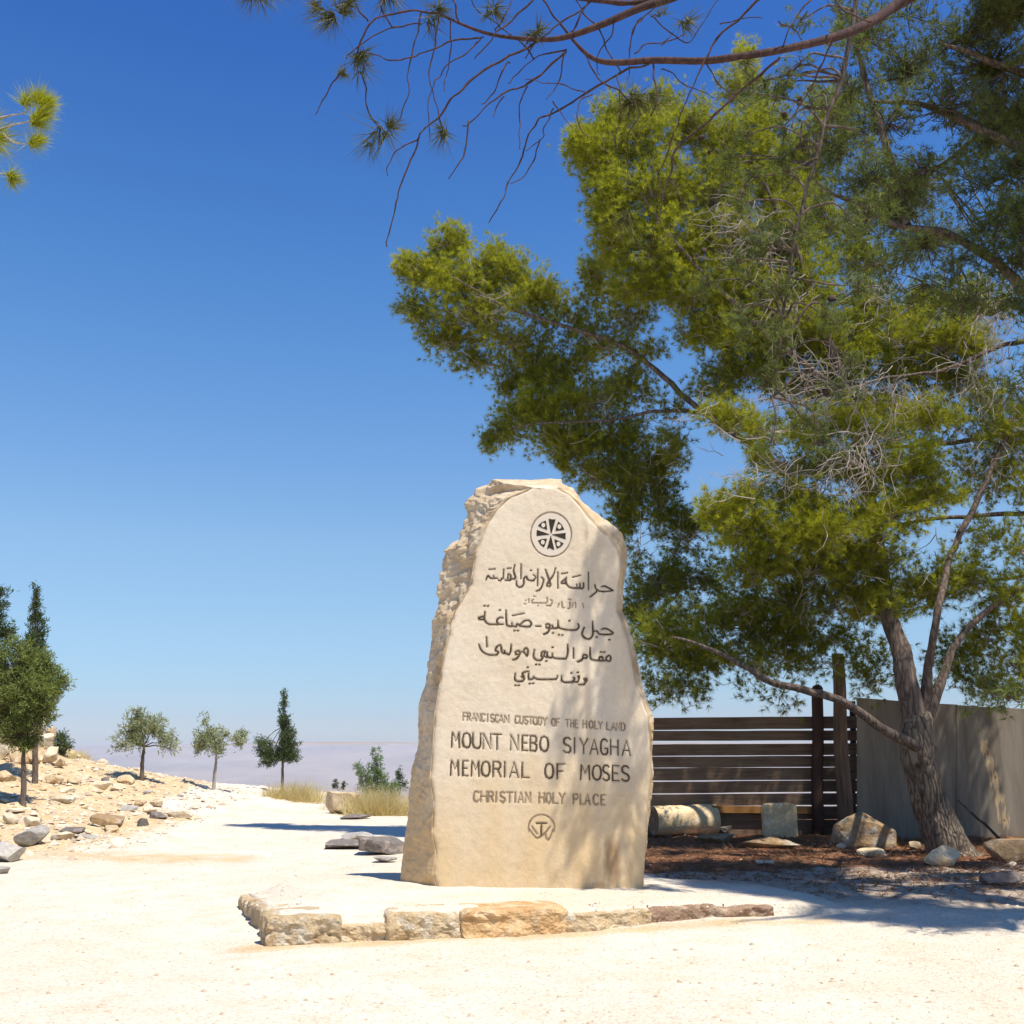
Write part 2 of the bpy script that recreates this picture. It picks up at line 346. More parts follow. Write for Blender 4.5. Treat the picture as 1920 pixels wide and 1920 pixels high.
def build_haze():
    bm = bmesh.new(); bmesh.ops.create_cube(bm, size=1)
    bmesh.ops.scale(bm, vec=(27600, 27600, 480), verts=bm.verts); bmesh.ops.translate(bm, vec=(0, 0, 14 - 240), verts=bm.verts)
    m = bpy.data.materials.new('haze'); m.use_nodes = True; t = m.node_tree; t.nodes.clear()
    v = t.nodes.new('ShaderNodeVolumePrincipled'); v.inputs['Color'].default_value = (.90, .935, 1, 1); v.inputs['Density'].default_value = 1.3e-4
    v.inputs['Anisotropy'].default_value = 0.0
    o = t.nodes.new('ShaderNodeOutputMaterial'); t.links.new(v.outputs[0], o.inputs['Volume'])
    tag(bmobj('haze', bm, m), 'pale haze filling the air over the valley', kind='stuff')
build_haze()

# ------------------------------------------------------------------ generic stone
ICO = {}
def ico(sub):
    if sub not in ICO:
        bm = bmesh.new(); bmesh.ops.create_icosphere(bm, subdivisions=sub, radius=1)
        V = np.array([v.co[:] for v in bm.verts]); Fc = np.array([[v.index for v in f.verts] for f in bm.faces]); bm.free(); ICO[sub] = (V, Fc)
    return ICO[sub]
def rockverts(size, seed, sub=3, boxy=3.0, amp=.12, cuts=7, flat=None):
    V, Fc = ico(sub); r = np.random.default_rng(seed)
    P = V / (np.sum(np.abs(V) ** boxy, 1) ** (1 / boxy))[:, None]
    for k in range(cuts):
        nrm = r.normal(size=3); nrm /= np.linalg.norm(nrm); d = r.uniform(.52, .92)
        s = P @ nrm; P = P - np.maximum(0, s - d)[:, None] * nrm
    n = fbm(P * 1.4 + seed * 3.1, 4, seed) * amp + fbm(P * 5 + seed, 3, seed + 9) * amp * .35
    P = P * (1 + n)[:, None] * np.array(size) / 2
    return P, Fc
def rock(name, c, size, seed, mat, label, cat='stone', group=None, parent=None, sub=3, boxy=3., amp=.08, cuts=12, rot=(0, 0, 0)):
    P, Fc = rockverts(size, seed, sub, boxy, amp, cuts)
    R = np.array(Euler(rot).to_matrix()); P = P @ R.T
    if parent is not None:
        o = meshobj(name, P + np.array(c), Fc, mat, parent, smooth=False)
        return o
    z0 = P[:, 2].min(); P[:, 2] -= z0
    o = meshobj(name, P, Fc, mat, smooth=False); o.location = (c[0], c[1], c[2] + z0)
    return tag(o, label, cat, group)
def prock(name, x0, x1, yt, yb, seed, mat, label, depth=.8, sink=.12, cat='stone', group=None, Y=None, hk=1.0, **k):
    g = ground((x0 + x1) / 2, yb) if Y is None else at((x0 + x1) / 2, yb, Y)
    s = mpp(yb, g.y); w = (x1 - x0) * s; h = (yb - yt) * s * hk; d = w * depth
    c = Vector((g.x * (1 + d * .5 / g.y), g.y + d * .45, g.z + h / 2 - sink * h))
    return rock(name, c, (w * 1.03, d, h * (1 + sink)), seed, mat, label, cat, group, **k)

# ------------------------------------------------------------------ memorial stela
YF = 8.45
def ofp(px, py, dy=0.):
    p = at(px, py, YF + dy); return p.x, p.z
def table(pts, dy):
    a = sorted([(ofp(x, y, dy)[1], ofp(x, y, dy)[0]) for x, y in pts]); a = np.array(a); return a[:, 0], a[:, 1]
silL = table([(750, 1662), (752, 1620), (760, 1560), (766, 1500), (770, 1440), (776, 1420), (783, 1380), (787, 1310), (795, 1255), (803, 1200), (808, 1150), (816, 1133),
              (814, 1100), (820, 1070), (828, 1035), (850, 1010), (862, 985), (870, 940), (890, 917), (918, 903), (930, 900)], .30)
silR = table([(1210, 1674), (1213, 1610), (1218, 1560), (1223, 1500), (1228, 1450), (1226, 1400), (1224, 1340), (1214, 1310), (1205, 1290), (1197, 1235), (1190, 1200),
              (1178, 1165), (1167, 1145), (1172, 1090), (1178, 1060), (1175, 1030), (1165, 1000), (1150, 985), (1120, 960), (1095, 940), (1077, 912), (1058, 900)], .08)
facL = table([(822, 1668), (812, 1640), (818, 1600), (810, 1560), (813, 1500), (806, 1460), (812, 1400), (815, 1340), (823, 1290), (831, 1230), (851, 1150), (863, 1130),
              (883, 1095), (885, 1080), (890, 1040), (902, 1010), (912, 985), (930, 955), (952, 932), (985, 919), (1000, 912)], 0)
facR = table([(1206, 1674), (1208, 1610), (1211, 1560), (1214, 1500), (1219, 1450), (1218, 1400), (1214, 1340), (1204, 1310), (1194, 1290), (1184, 1235), (1176, 1200),
              (1164, 1165), (1156, 1145), (1160, 1090), (1164, 1060), (1158, 1030), (1140, 1003), (1118, 985), (1098, 962), (1082, 940), (1066, 925), (1045, 915)], 0)
PODZ = .19
def face_y(x, z):
    p = np.stack([x * 1.0, z * 0, z * 1.0], 1)
    y = .012 * fbm(p * 1.3, 3, 40) + .028 * (z - 1.2) / 2
    rm = sstep(.25, .75, x + .10 * (1.5 - z))           # fluted weathering on the right half
    fl = vnoise(np.stack([x * 8.5 + .5 * vnoise(p * 1.1, 4), z * 0, z * .75], 1), 61) + .5 * vnoise(np.stack([x * 17, z * 0, z * 1.6], 1), 62)
    return YF + y + rm * fl * .026
STROKES = []
def segs_mask(x, z):
    m = np.zeros(len(x))
    for pts, w in STROKES:
        for (ax, az), (bx, bz) in zip(pts[:-1], pts[1:]):
            r = w * .75 + .004
            k = np.nonzero((x > min(ax, bx) - r) & (x < max(ax, bx) + r) & (z > min(az, bz) - r) & (z < max(az, bz) + r))[0]
            if not len(k): continue
            dx, dz = bx - ax, bz - az; L = dx * dx + dz * dz + 1e-12
            t = np.clip(((x[k] - ax) * dx + (z[k] - az) * dz) / L, 0, 1)
            d = np.hypot(x[k] - ax - t * dx, z[k] - az - t * dz)
            m[k] = np.maximum(m[k], sstep(r, w * .35, d))
    return m

def catmull(pts, n=5):
    if len(pts) < 3: return [tuple(p) for p in pts]
    P = [pts[0]] + list(pts) + [pts[-1]]; out = []
    for i in range(1, len(P) - 2):
        a, b_, c, d = [np.array(q, float) for q in P[i - 1:i + 3]]
        for k in range(n):
            t = k / n
            out.append(tuple(.5 * (2 * b_ + (c - a) * t + (2 * a - 5 * b_ + 4 * c - d) * t * t + (3 * b_ - a - 3 * c + d) * t ** 3)))
    out.append(tuple(np.array(pts[-1], float))); return out
def ribbon(paths, lift=.0015):
    """flat strokes just below the face; paths = [(points in x,z metres, width)]"""
    V, Fc = [], []
    for pts, w in paths:
        pts = np.array(pts, float)
        if len(pts) == 1: pts = np.array([pts[0] - [w * .3, 0], pts[0] + [w * .3, 0]])
        d = np.gradient(pts, axis=0); d /= (np.linalg.norm(d, axis=1)[:, None] + 1e-9)
        pts = pts.copy(); pts[0] -= d[0] * w * .3; pts[-1] += d[-1] * w * .3
        nrm = np.stack([-d[:, 1], d[:, 0]], 1); n = len(pts)
        t = np.linspace(0, 1, n); ww = w * .5 * (1 - .35 * (np.abs(t * 2 - 1) ** 6))
        A = pts + nrm * ww[:, None]; B = pts - nrm * ww[:, None]; o = len(V)
        yA = face_y(A[:, 0], A[:, 1]) - lift; yB = face_y(B[:, 0], B[:, 1]) - lift
        for k in range(n): V.append((A[k, 0], yA[k], A[k, 1])); V.append((B[k, 0], yB[k], B[k, 1]))
        for k in range(n - 1): Fc.append((o + 2 * k, o + 2 * k + 1, o + 2 * k + 3, o + 2 * k + 2))
    return V, Fc
def px2(pts): return [ofp(x, y) for x, y in pts]
PX = YF / 1920 * 1.02
stela = empty('memorial_stone', (.1, YF + .3, PODZ), 'tall pale limestone memorial stone carved with Arabic and Latin lettering', 'monument')
def lettering(name, strokes, w, mat, label=None, smooth=True):
    paths = []
    for s in strokes:
        pts = catmull(s, 5) if smooth and len(s) > 2 else s
        q = px2(pts); ww = w * PX
        paths.append((q, ww if len(s) > 1 else ww * 1.25))
        STROKES.append((q if len(q) > 1 else [q[0], (q[0][0] + .001, q[0][1])], ww))
    V, Fc = ribbon(paths)
    o = meshobj(name, V, Fc, mat, stela)
    if label: o['label'] = label
    return o
def el(cx, cy, rx, ry, a0=0, a1=360, n=14):
    return [(cx + rx * math.cos(math.radians(a0 + (a1 - a0) * k / n)), cy + ry * math.sin(math.radians(a0 + (a1 - a0) * k / n))) for k in range(n + 1)]
GL = {  # monoline letters in a unit box, y down
 'A': [[(0, 1), (.5, 0), (1, 1)], [(.2, .68), (.8, .68)]], 'B': [[(0, 0), (0, 1)], [(0, 0), (.7, 0), (.9, .12), (.9, .36), (.65, .47), (0, .47)], [(.65, .47), (.95, .6), (.95, .88), (.75, 1), (0, 1)]],
 'C': [[(1, .14), (.75, 0), (.3, 0), (.03, .2), (0, .5), (.03, .8), (.3, 1), (.75, 1), (1, .86)]], 'D': [[(0, 0), (0, 1), (.55, 1), (.95, .8), (1, .5), (.95, .2), (.55, 0), (0, 0)]],
 'E': [[(1, 0), (0, 0), (0, 1), (1, 1)], [(0, .5), (.75, .5)]], 'F': [[(1, 0), (0, 0), (0, 1)], [(0, .48), (.75, .48)]],
 'G': [[(1, .14), (.75, 0), (.3, 0), (.03, .2), (0, .5), (.03, .8), (.3, 1), (.8, 1), (1, .85), (1, .6), (.6, .6)]], 'H': [[(0, 0), (0, 1)], [(1, 0), (1, 1)], [(0, .48), (1, .48)]],
 'I': [[(.5, 0), (.5, 1)]], 'L': [[(0, 0), (0, 1), (1, 1)]], 'M': [[(0, 1), (.08, 0), (.5, .55), (.92, 0), (1, 1)]], 'N': [[(0, 1), (0, 0), (1, 1), (1, 0)]],
 'O': [[(.5, 0), (.15, .1), (0, .35), (0, .65), (.15, .9), (.5, 1), (.85, .9), (1, .65), (1, .35), (.85, .1), (.5, 0)]], 'P': [[(0, 1), (0, 0), (.7, 0), (.95, .13), (.95, .38), (.7, .5), (0, .5)]],
 'R': [[(0, 1), (0, 0), (.7, 0), (.95, .13), (.95, .36), (.7, .48), (0, .48)], [(.55, .48), (1, 1)]],
 'S': [[(.95, .12), (.7, 0), (.3, 0), (.03, .12), (.03, .34), (.3, .47), (.7, .54), (.97, .68), (.97, .88), (.7, 1), (.3, 1), (0, .88)]],
 'T': [[(0, 0), (1, 0)], [(.5, 0), (.5, 1)]], 'U': [[(0, 0), (0, .72), (.15, .93), (.5, 1), (.85, .93), (1, .72), (1, 0)]], 'Y': [[(0, 0), (.5, .48), (1, 0)], [(.5, .48), (.5, 1)]]}
def latin(items, ox, oy, sc, top, slope, x00, h, w, mat):
    for ch, a, c_ in items:
        if ch == 'I': a, c_ = a - 22, a + 22
        st = []
        for s in GL[ch]:
            st.append([(ox + sc * (a + u * (c_ - a)), oy + sc * (top + slope * (a + u * (c_ - a) - x00) + v * h)) for u, v in s])
        lettering('letter', st, w, mat, smooth=False)
def L(s): return [(t.split(':')[0], int(t.split(':')[1].split('-')[0]), int(t.split(':')[1].split('-')[-1])) for t in s.split()]
latin(L('M:90-168 O:200-278 U:302-380 N:405-480 T:503-585 N:680-755 E:797-850 B:877-942 O:975-1055 S:1210-1280 I:1320 Y:1375-1450 A:1475-1550 G:1578-1648 H:1683-1757 A:1800-1878'),
      830, 1320, .1875, 285, .045, 90, 149, 3.0, M['paint'])
latin(L('M:80-160 E:202-250 M:287-365 O:390-470 R:505-580 I:620 A:670-755 L:795-860 O:1025-1105 F:1145-1215 M:1382-1470 O:1500-1580 S:1600-1665 E:1700-1765 S:1795-1865'),
      830, 1415, .1875, 60, .031, 80, 148, 3.0, M['paint'])
latin(L('F:205-235 R:247-275 A:288-332 N:340-375 C:387-420 I:448 S:480-510 C:525-555 A:560-605 N:617-660 C:725-755 U:770-805 S:820-850 T:860-900 O:905-945 D:957-990 Y:1000-1040 O:1090-1125 F:1137-1167 T:1230-1265 H:1280-1310 E:1327-1350 H:1405-1440 O:1465-1500 L:1517-1545 Y:1555-1595 L:1642-1670 A:1690-1732 N:1742-1775 D:1790-1825'),
      830, 1320, .1875, 90, .062, 205, 74, 2.0, M['worn'])
latin(L('C:310-360 H:382-440 R:457-505 I:535 S:575-622 T:642-697 I:725 A:755-805 N:827-875 H:965-1015 O:1037-1080 L:1102-1147 Y:1165-1220 P:1307-1355 L:1377-1412 A:1425-1475 C:1507-1555 E:1582-1622'),
      830, 1415, .1875, 372, .022, 310, 98, 2.6, M['worn'])
def arab(words, ox, oy, sc, w, mat):
    for st in words:
        lettering('arabic_word', [[(ox + sc * x, oy + sc * y) for x, y in s] for s in st], w, mat)
arab([[[(1690, 430), (1740, 428), (1845, 490)], [(1845, 492), (1740, 500), (1650, 490), (1610, 460), (1595, 405)], [(1640, 480), (1590, 530), (1525, 580)], [(1505, 235), (1505, 480)],
       [(1435, 385), (1430, 455), (1390, 460), (1385, 395)], [(1390, 460), (1260, 455), (1210, 420), (1190, 370), (1195, 315)], [(1345, 455), (1340, 410)], [(1190, 330), (1150, 360), (1125, 385), (1160, 395), (1195, 375)], [(1138, 258)], [(1172, 255)], [(1205, 247)], [(1285, 310), (1390, 285)]],
      [[(1078, 240), (1080, 465)], [(1045, 185), (1020, 270), (965, 350), (925, 420), (975, 430), (960, 360), (925, 255), (905, 205)], [(850, 310), (880, 350), (860, 430), (830, 480), (780, 505)],
       [(800, 200), (798, 430)], [(740, 280), (770, 310), (740, 355), (690, 355), (655, 335), (640, 300), (605, 335), (608, 390), (590, 430), (545, 450), (508, 420), (500, 360)], [(705, 215)], [(568, 130), (568, 330)]],
      [[(480, 140), (465, 220), (490, 320), (440, 335), (415, 350), (345, 350)], [(415, 350), (425, 290), (390, 270), (385, 330)], [(385, 187)], [(420, 184)], [(325, 200), (322, 330)], [(250, 350), (285, 355), (300, 325)],
       [(235, 325), (190, 325), (140, 320), (110, 290), (80, 345)], [(190, 325), (185, 290)], [(130, 200)], [(165, 198)], [(200, 195)]]], 900, 1040, .1354, 2.7, M['paint'])
arab([[[(480, 320), (660, 325), (830, 320), (840, 200)], [(510, 240), (475, 270), (490, 310)], [(520, 160)], [(560, 172)], [(330, 350), (290, 350)], [(330, 265)], [(400, 230), (400, 320)], [(620, 390)], [(820, 385), (930, 390), (960, 280), (920, 250)]],
      [[(1130, 340), (1100, 430)], [(1195, 300), (1210, 430), (1260, 440)], [(1390, 300), (1390, 440), (1340, 450)], [(1350, 235), (1420, 240)], [(1460, 330), (1440, 440)]], [[(1520, 300), (1530, 440)]], [[(1700, 330), (1720, 430)]]], 960, 1105, .0781, 1.7, M['worn'])
arab([[[(1730, 385), (1790, 375), (1885, 435), (1820, 455), (1740, 455), (1690, 440), (1670, 410), (1620, 415)], [(1610, 280), (1615, 440), (1590, 500), (1545, 520), (1490, 490), (1470, 440), (1500, 360)], [(1835, 525)], [(1665, 490)]],
      [[(1415, 315), (1425, 360), (1390, 395), (1300, 400), (1200, 385), (1155, 360), (1145, 280)], [(1155, 362), (1120, 375), (1080, 375), (1070, 340)], [(1080, 375), (1020, 378)], [(985, 330), (1020, 320), (1040, 350), (1000, 375), (985, 345)], [(1040, 350), (1020, 420), (955, 460)], [(1300, 275)], [(1160, 465)], [(1205, 468)], [(1080, 440)]],
      [[(850, 350), (915, 350)]],
      [[(640, 330), (700, 280), (760, 275), (790, 320), (760, 355), (660, 350), (600, 320), (590, 350), (530, 348), (480, 345), (460, 310), (452, 140)], [(530, 345), (530, 310)], [(565, 410)], [(610, 410)], [(540, 210), (690, 180)]],
      [[(415, 325), (350, 318), (330, 270), (370, 235), (410, 240)], [(350, 325), (240, 325), (190, 300), (165, 250), (170, 160)], [(165, 215), (110, 230), (85, 245), (130, 260), (165, 245)], [(370, 135)], [(165, 77)], [(210, 79)]]], 885, 1125, .1406, 3.0, M['paint'])
arab([[[(1790, 340), (1830, 310), (1855, 340), (1840, 385), (1800, 375), (1790, 345)], [(1800, 375), (1710, 380), (1700, 340), (1740, 330), (1745, 375)], [(1710, 380), (1620, 375), (1580, 340), (1575, 210)], [(1720, 265)], [(1765, 265)], [(1490, 300), (1530, 310), (1530, 345), (1480, 340), (1490, 300)], [(1490, 345), (1450, 380), (1405, 400)]],
      [[(1352, 215), (1355, 350)], [(1275, 170), (1280, 260), (1265, 330), (1240, 355), (1130, 355), (1075, 335), (1070, 290)], [(1075, 340), (1010, 335), (1000, 270)], [(1000, 335), (960, 320), (975, 260), (930, 275), (925, 310), (940, 350), (900, 380), (850, 370), (820, 320), (830, 240)], [(1075, 205)], [(990, 390)], [(855, 435)], [(900, 438)]],
      [[(690, 245), (720, 215), (745, 250), (735, 320), (690, 265)], [(690, 260), (650, 270)], [(580, 270), (620, 250), (640, 290), (590, 300), (575, 275)], [(640, 290), (600, 350), (540, 375)], [(520, 170), (515, 260), (490, 300), (465, 290)],
       [(490, 300), (440, 285), (430, 250)], [(440, 285), (400, 270), (380, 180), (340, 190), (310, 240), (350, 270), (330, 300), (260, 310), (180, 290), (120, 240), (90, 170)], [(190, 70), (200, 200)]]], 885, 1185, .1406, 3.0, M['paint'])
arab([[[(1740, 400), (1790, 390), (1795, 440), (1750, 430)], [(1795, 440), (1740, 515), (1620, 530)], [(1600, 360), (1625, 330), (1630, 390), (1600, 460), (1480, 460)], [(1500, 370), (1530, 390), (1480, 460), (1380, 475), (1290, 470), (1240, 430), (1235, 330)], [(1460, 265)], [(1600, 250)]],
      [[(1140, 330), (1130, 380), (1080, 405), (900, 410), (700, 405), (620, 370), (600, 350)], [(620, 370), (560, 400), (500, 400), (490, 270)], [(490, 230), (420, 240), (350, 280), (380, 340), (330, 350)], [(380, 340), (390, 410), (330, 450), (230, 450), (185, 400), (190, 280)], [(470, 140)], [(520, 505)], [(595, 500)], [(200, 545)], [(270, 545)]]], 950, 1240, .0833, 3.0, M['paint'])
# emblems
def poly_on_face(name, polys, mat, lift, label=None):
    V, Fc = [], []
    for pg in polys:
        q = px2(pg); cx = sum(p[0] for p in q) / len(q); cz_ = sum(p[1] for p in q) / len(q); o = len(V)
        q = [(cx, cz_)] + q; a = np.array(q); yy = face_y(a[:, 0], a[:, 1]) - lift
        V += [(a[k, 0], yy[k], a[k, 1]) for k in range(len(q))]; n = len(q) - 1
        Fc += [(o, o + 1 + k, o + 1 + (k + 1) % n) for k in range(n)]
    o = meshobj(name, V, Fc, mat, stela)
    if label: o['label'] = label
def c6(pts): return [(980 + x * 110 / 1920, 950 + y * 110 / 1920) for x, y in pts]
poly_on_face('emblem_disc', [el(1033.4, 1001, 37, 40.5, n=36)[:-1]], M['emblem'], .0010, 'pale disc behind the round cross emblem')
lettering('emblem_ring', [el(1033.4, 1001, 37.6, 41, n=30)], 2.0, M['worn'])
for pg in ([(925, 860), (850, 375), (960, 400), (1085, 400), (950, 860)], [(930, 930), (1040, 1400), (970, 1385), (900, 1335), (795, 1375), (918, 930)],
           [(880, 885), (470, 745), (455, 840), (460, 945), (880, 900)], [(965, 905), (1415, 1060), (1405, 950), (1415, 845), (965, 890)]):
    poly_on_face('cross_arm', [c6(pg)], M['black'], .0032)
for tri, (dx, dy) in (([(760, 435), (790, 590), (805, 745), (640, 685), (500, 605), (610, 500)], (678, 590)), ([(1170, 465), (1290, 580), (1370, 735), (1200, 765), (1075, 780), (1110, 620)], (1205, 640)),
                      ([(500, 1095), (640, 1040), (800, 1030), (760, 1180), (700, 1320), (590, 1240)], (660, 1150)), ([(1035, 1045), (1190, 1110), (1350, 1190), (1250, 1300), (1120, 1365), (1075, 1200)], (1175, 1210))):
    poly_on_face('emblem_petal', [c6(tri)], M['black'], .0032)
    poly_on_face('emblem_dot', [c6(el(dx, dy, 66, 78, n=10)[:-1])], M['emblem'], .0055)
def c7(pts): return [(970 + x * 100 / 1920, 1500 + y * 100 / 1920) for x, y in pts]
lettering('tau_ring', [c7(el(865, 990, 465, 450, -200, 20, 22))], 1.8, M['worn'])
lettering('tau_cross', [c7([(690, 845), (1040, 845)]), c7([(865, 880), (860, 1270)])], 3.4, M['paint'], smooth=False)
lettering('crossed_arms', [c7(q) for q in ([(520, 960), (640, 1130), (720, 1230)], [(410, 1030), (560, 1250), (700, 1370), (860, 1300), (1000, 1180), (1180, 960)], [(1000, 1180), (1040, 1380), (1130, 1420), (1280, 1080)])], 1.9, M['worn'])

def build_stela():
    ztop = ofp(990, 901, .3)[1]; zft = ofp(1000, 914)[1]
    zs = np.concatenate([np.arange(PODZ - .12, ztop - .02, .0056), [ztop - .018, ztop - .01, ztop - .004, ztop]])
    NF = 350; s = np.linspace(0, 1, NF)
    sides = [np.linspace(0, 1, 9)[1:], np.linspace(0, 1, 13)[1:], np.linspace(0, 1, 26)[1:], np.linspace(0, 1, 13)[1:], np.linspace(0, 1, 42)[1:-1]]
    rows, rough = [], []
    for z in zs:
        fl = np.interp(z, *facL); fr = np.interp(z, *facR); L_ = np.interp(z, *silL); R_ = np.interp(z, *silR)
        k = max(0., (z - zft) / (ztop - zft)); yb = .22 * k ** 1.3
        if k > 0:
            fl = fl * (1 - k) + (L_ + .02) * k; fr = fr * (1 - k) + (R_ - .02) * k
        fl = max(fl, L_ + .01); fr = min(fr, R_ - .008)
        Yb = YF + yb
        corners = [(fr, Yb), (R_, YF + .09 + yb * .8), (R_ - .05, YF + .45), (L_ + .16, YF + .64), (L_, YF + .32), (fl, Yb)]
        xy = [np.stack([fl + (fr - fl) * s, np.full(NF, Yb)], 1)]; rg = [np.zeros(NF) + min(1, k * 2)]
        for j, sd in enumerate(sides):
            a, c_ = np.array(corners[j]), np.array(corners[j + 1]); xy.append(a + (c_ - a) * sd[:, None]); rg.append(np.ones(len(sd)))
        xy = np.concatenate(xy); rows.append(np.concatenate([xy, np.full((len(xy), 1), z)], 1)); rough.append(np.concatenate(rg))
    V = np.array(rows); m, n, _ = V.shape; V = V.reshape(-1, 3); rough = np.array(rough).ravel()
    col = np.tile(np.arange(n), m); isf = col < NF
    fy = face_y(V[:, 0], V[:, 2]) - YF
    g = np.zeros(len(V)); g[isf] = segs_mask(V[isf, 0], V[isf, 2])
    # distance to the edges of the dressed face (metres, in x)
    w_ = V.reshape(m, n, 3)[:, NF - 1, 0] - V.reshape(m, n, 3)[:, 0, 0]
    W2 = np.repeat(w_, n); dl = np.where(isf, col / (NF - 1) * W2, 0); dr = np.where(isf, (1 - col / (NF - 1)) * W2, 0)
    edge = .022 * np.exp(-dl / .014) + .014 * np.exp(-dr / .012)
    en = .5 + .5 * vnoise(V * 14, 77); edge *= .4 + 1.2 * en
    V[:, 1] += fy * np.where(isf, 1, .6) + np.where(isf, edge * (1 - rough), 0) + g * .0075 * (1 - rough)
    V[isf, 1] += (fbm(V[isf] * 16, 3, 8) * .0022)
    # broken sides: chunky relief
    ns = ~isf; P = V[ns]
    q1 = fbm(P * 3.2, 4, 15); q2 = np.abs(fbm(P * 8, 4, 16)); q3 = fbm(P * 26, 3, 17)
    st_ = np.floor(fbm(P * np.array([2.2, 2.2, 3.4]), 3, 18) * 5) / 5.
    dsp = q1 * .03 - q2 * .075 + q3 * .014 + st_ * .075
    cpos = col[ns] - NF; last = n - NF; ramp = np.minimum(1, np.minimum(cpos + 1, last - cpos) / 6.)
    cx = np.interp(P[:, 2], zs, .5 * (np.interp(zs, *silL) + np.interp(zs, *silR)))
    out = np.stack([P[:, 0] - cx, (P[:, 1] - YF - .32) * 1.5, P[:, 2] * 0], 1); out /= np.linalg.norm(out, axis=1)[:, None] + 1e-9
    amp = .30 + .42 * sstep(1.5, 2.4, P[:, 2]) * (P[:, 0] < cx) ; V[ns] += out * (dsp * ramp * amp)[:, None]
    tb = isf & (rough > 0); V[tb, 1] += fbm(V[tb] * 9, 4, 19) * .03
    hi = V[:, 2] > ztop - .03; V[hi, 2] += fbm(V[hi] * np.array([7, 7, 0]), 3, 25) * .012
    # faces
    ii, jj = np.meshgrid(np.arange(m - 1), np.arange(n), indexing='ij'); j2 = (jj + 1) % n
    Fc = np.stack([ii * n + jj, ii * n + j2, (ii + 1) * n + j2, (ii + 1) * n + jj], -1).reshape(-1, 4)
    # top cap: collapse to a ridge line
    top = V.reshape(m, n, 3)[-1]; cap = [];
    capV = top.copy(); capV[:, 1] = capV[:, 1] * .35 + (YF + .38) * .65; capV[:, 2] += .022 + .012 * fbm(top * 5, 3, 2)
    capV2 = top.copy(); capV2[:, 1] = YF + .38; capV2[:, 0] = capV2[:, 0] * .96 + .04 * top[:, 0].mean(); capV2[:, 2] += .026
    a0 = len(V); V = np.concatenate([V, capV, capV2])
    j = np.arange(n); jn = (j + 1) % n; tr = (m - 1) * n
    Fc = np.concatenate([Fc, np.stack([tr + j, tr + jn, a0 + jn, a0 + j], 1), np.stack([a0 + j, a0 + jn, a0 + n + jn, a0 + n + j], 1)])
    rough = np.concatenate([rough, np.ones(2 * n)])
    edge_r = np.zeros(len(V)); edge_r[:len(dl)] = np.where(isf, np.exp(-dl / .025) * .6 + np.exp(-dr / .02) * .5, 0)
    rough = np.clip(rough + edge_r, 0, 1)
    x, z = V[:, 0], V[:, 2]
    low = sstep(2.0, .15, z) * .85
    stx, stz = ofp(1148, 1590)[0], ofp(1148, 1590)[1]
    stain = 1.0 * np.exp(-((x - stx) / .09) ** 2 - ((z - stz + .1) / .25) ** 2)
    for (px_, py_, sx_, sz_, a_) in [(1100, 1000, .04, .16, .75), (1085, 935, .03, .10, .7), (1045, 1640, .10, .10, .3), (1120, 1660, .2, .06, .7), (1190, 1330, .05, .3, .55), (1060, 1250, .05, .3, .35), (1180, 1620, .05, .2, .5)]:
        q = ofp(px_, py_); stain = np.maximum(stain, a_ * np.exp(-((x - q[0]) / sx_) ** 2 - ((z - q[1]) / sz_) ** 2))
    meshobj('stone_body', V, Fc, M['stela'], stela, smooth=True, attrs={'rough': rough, 'low': low, 'stain': stain})
build_stela()

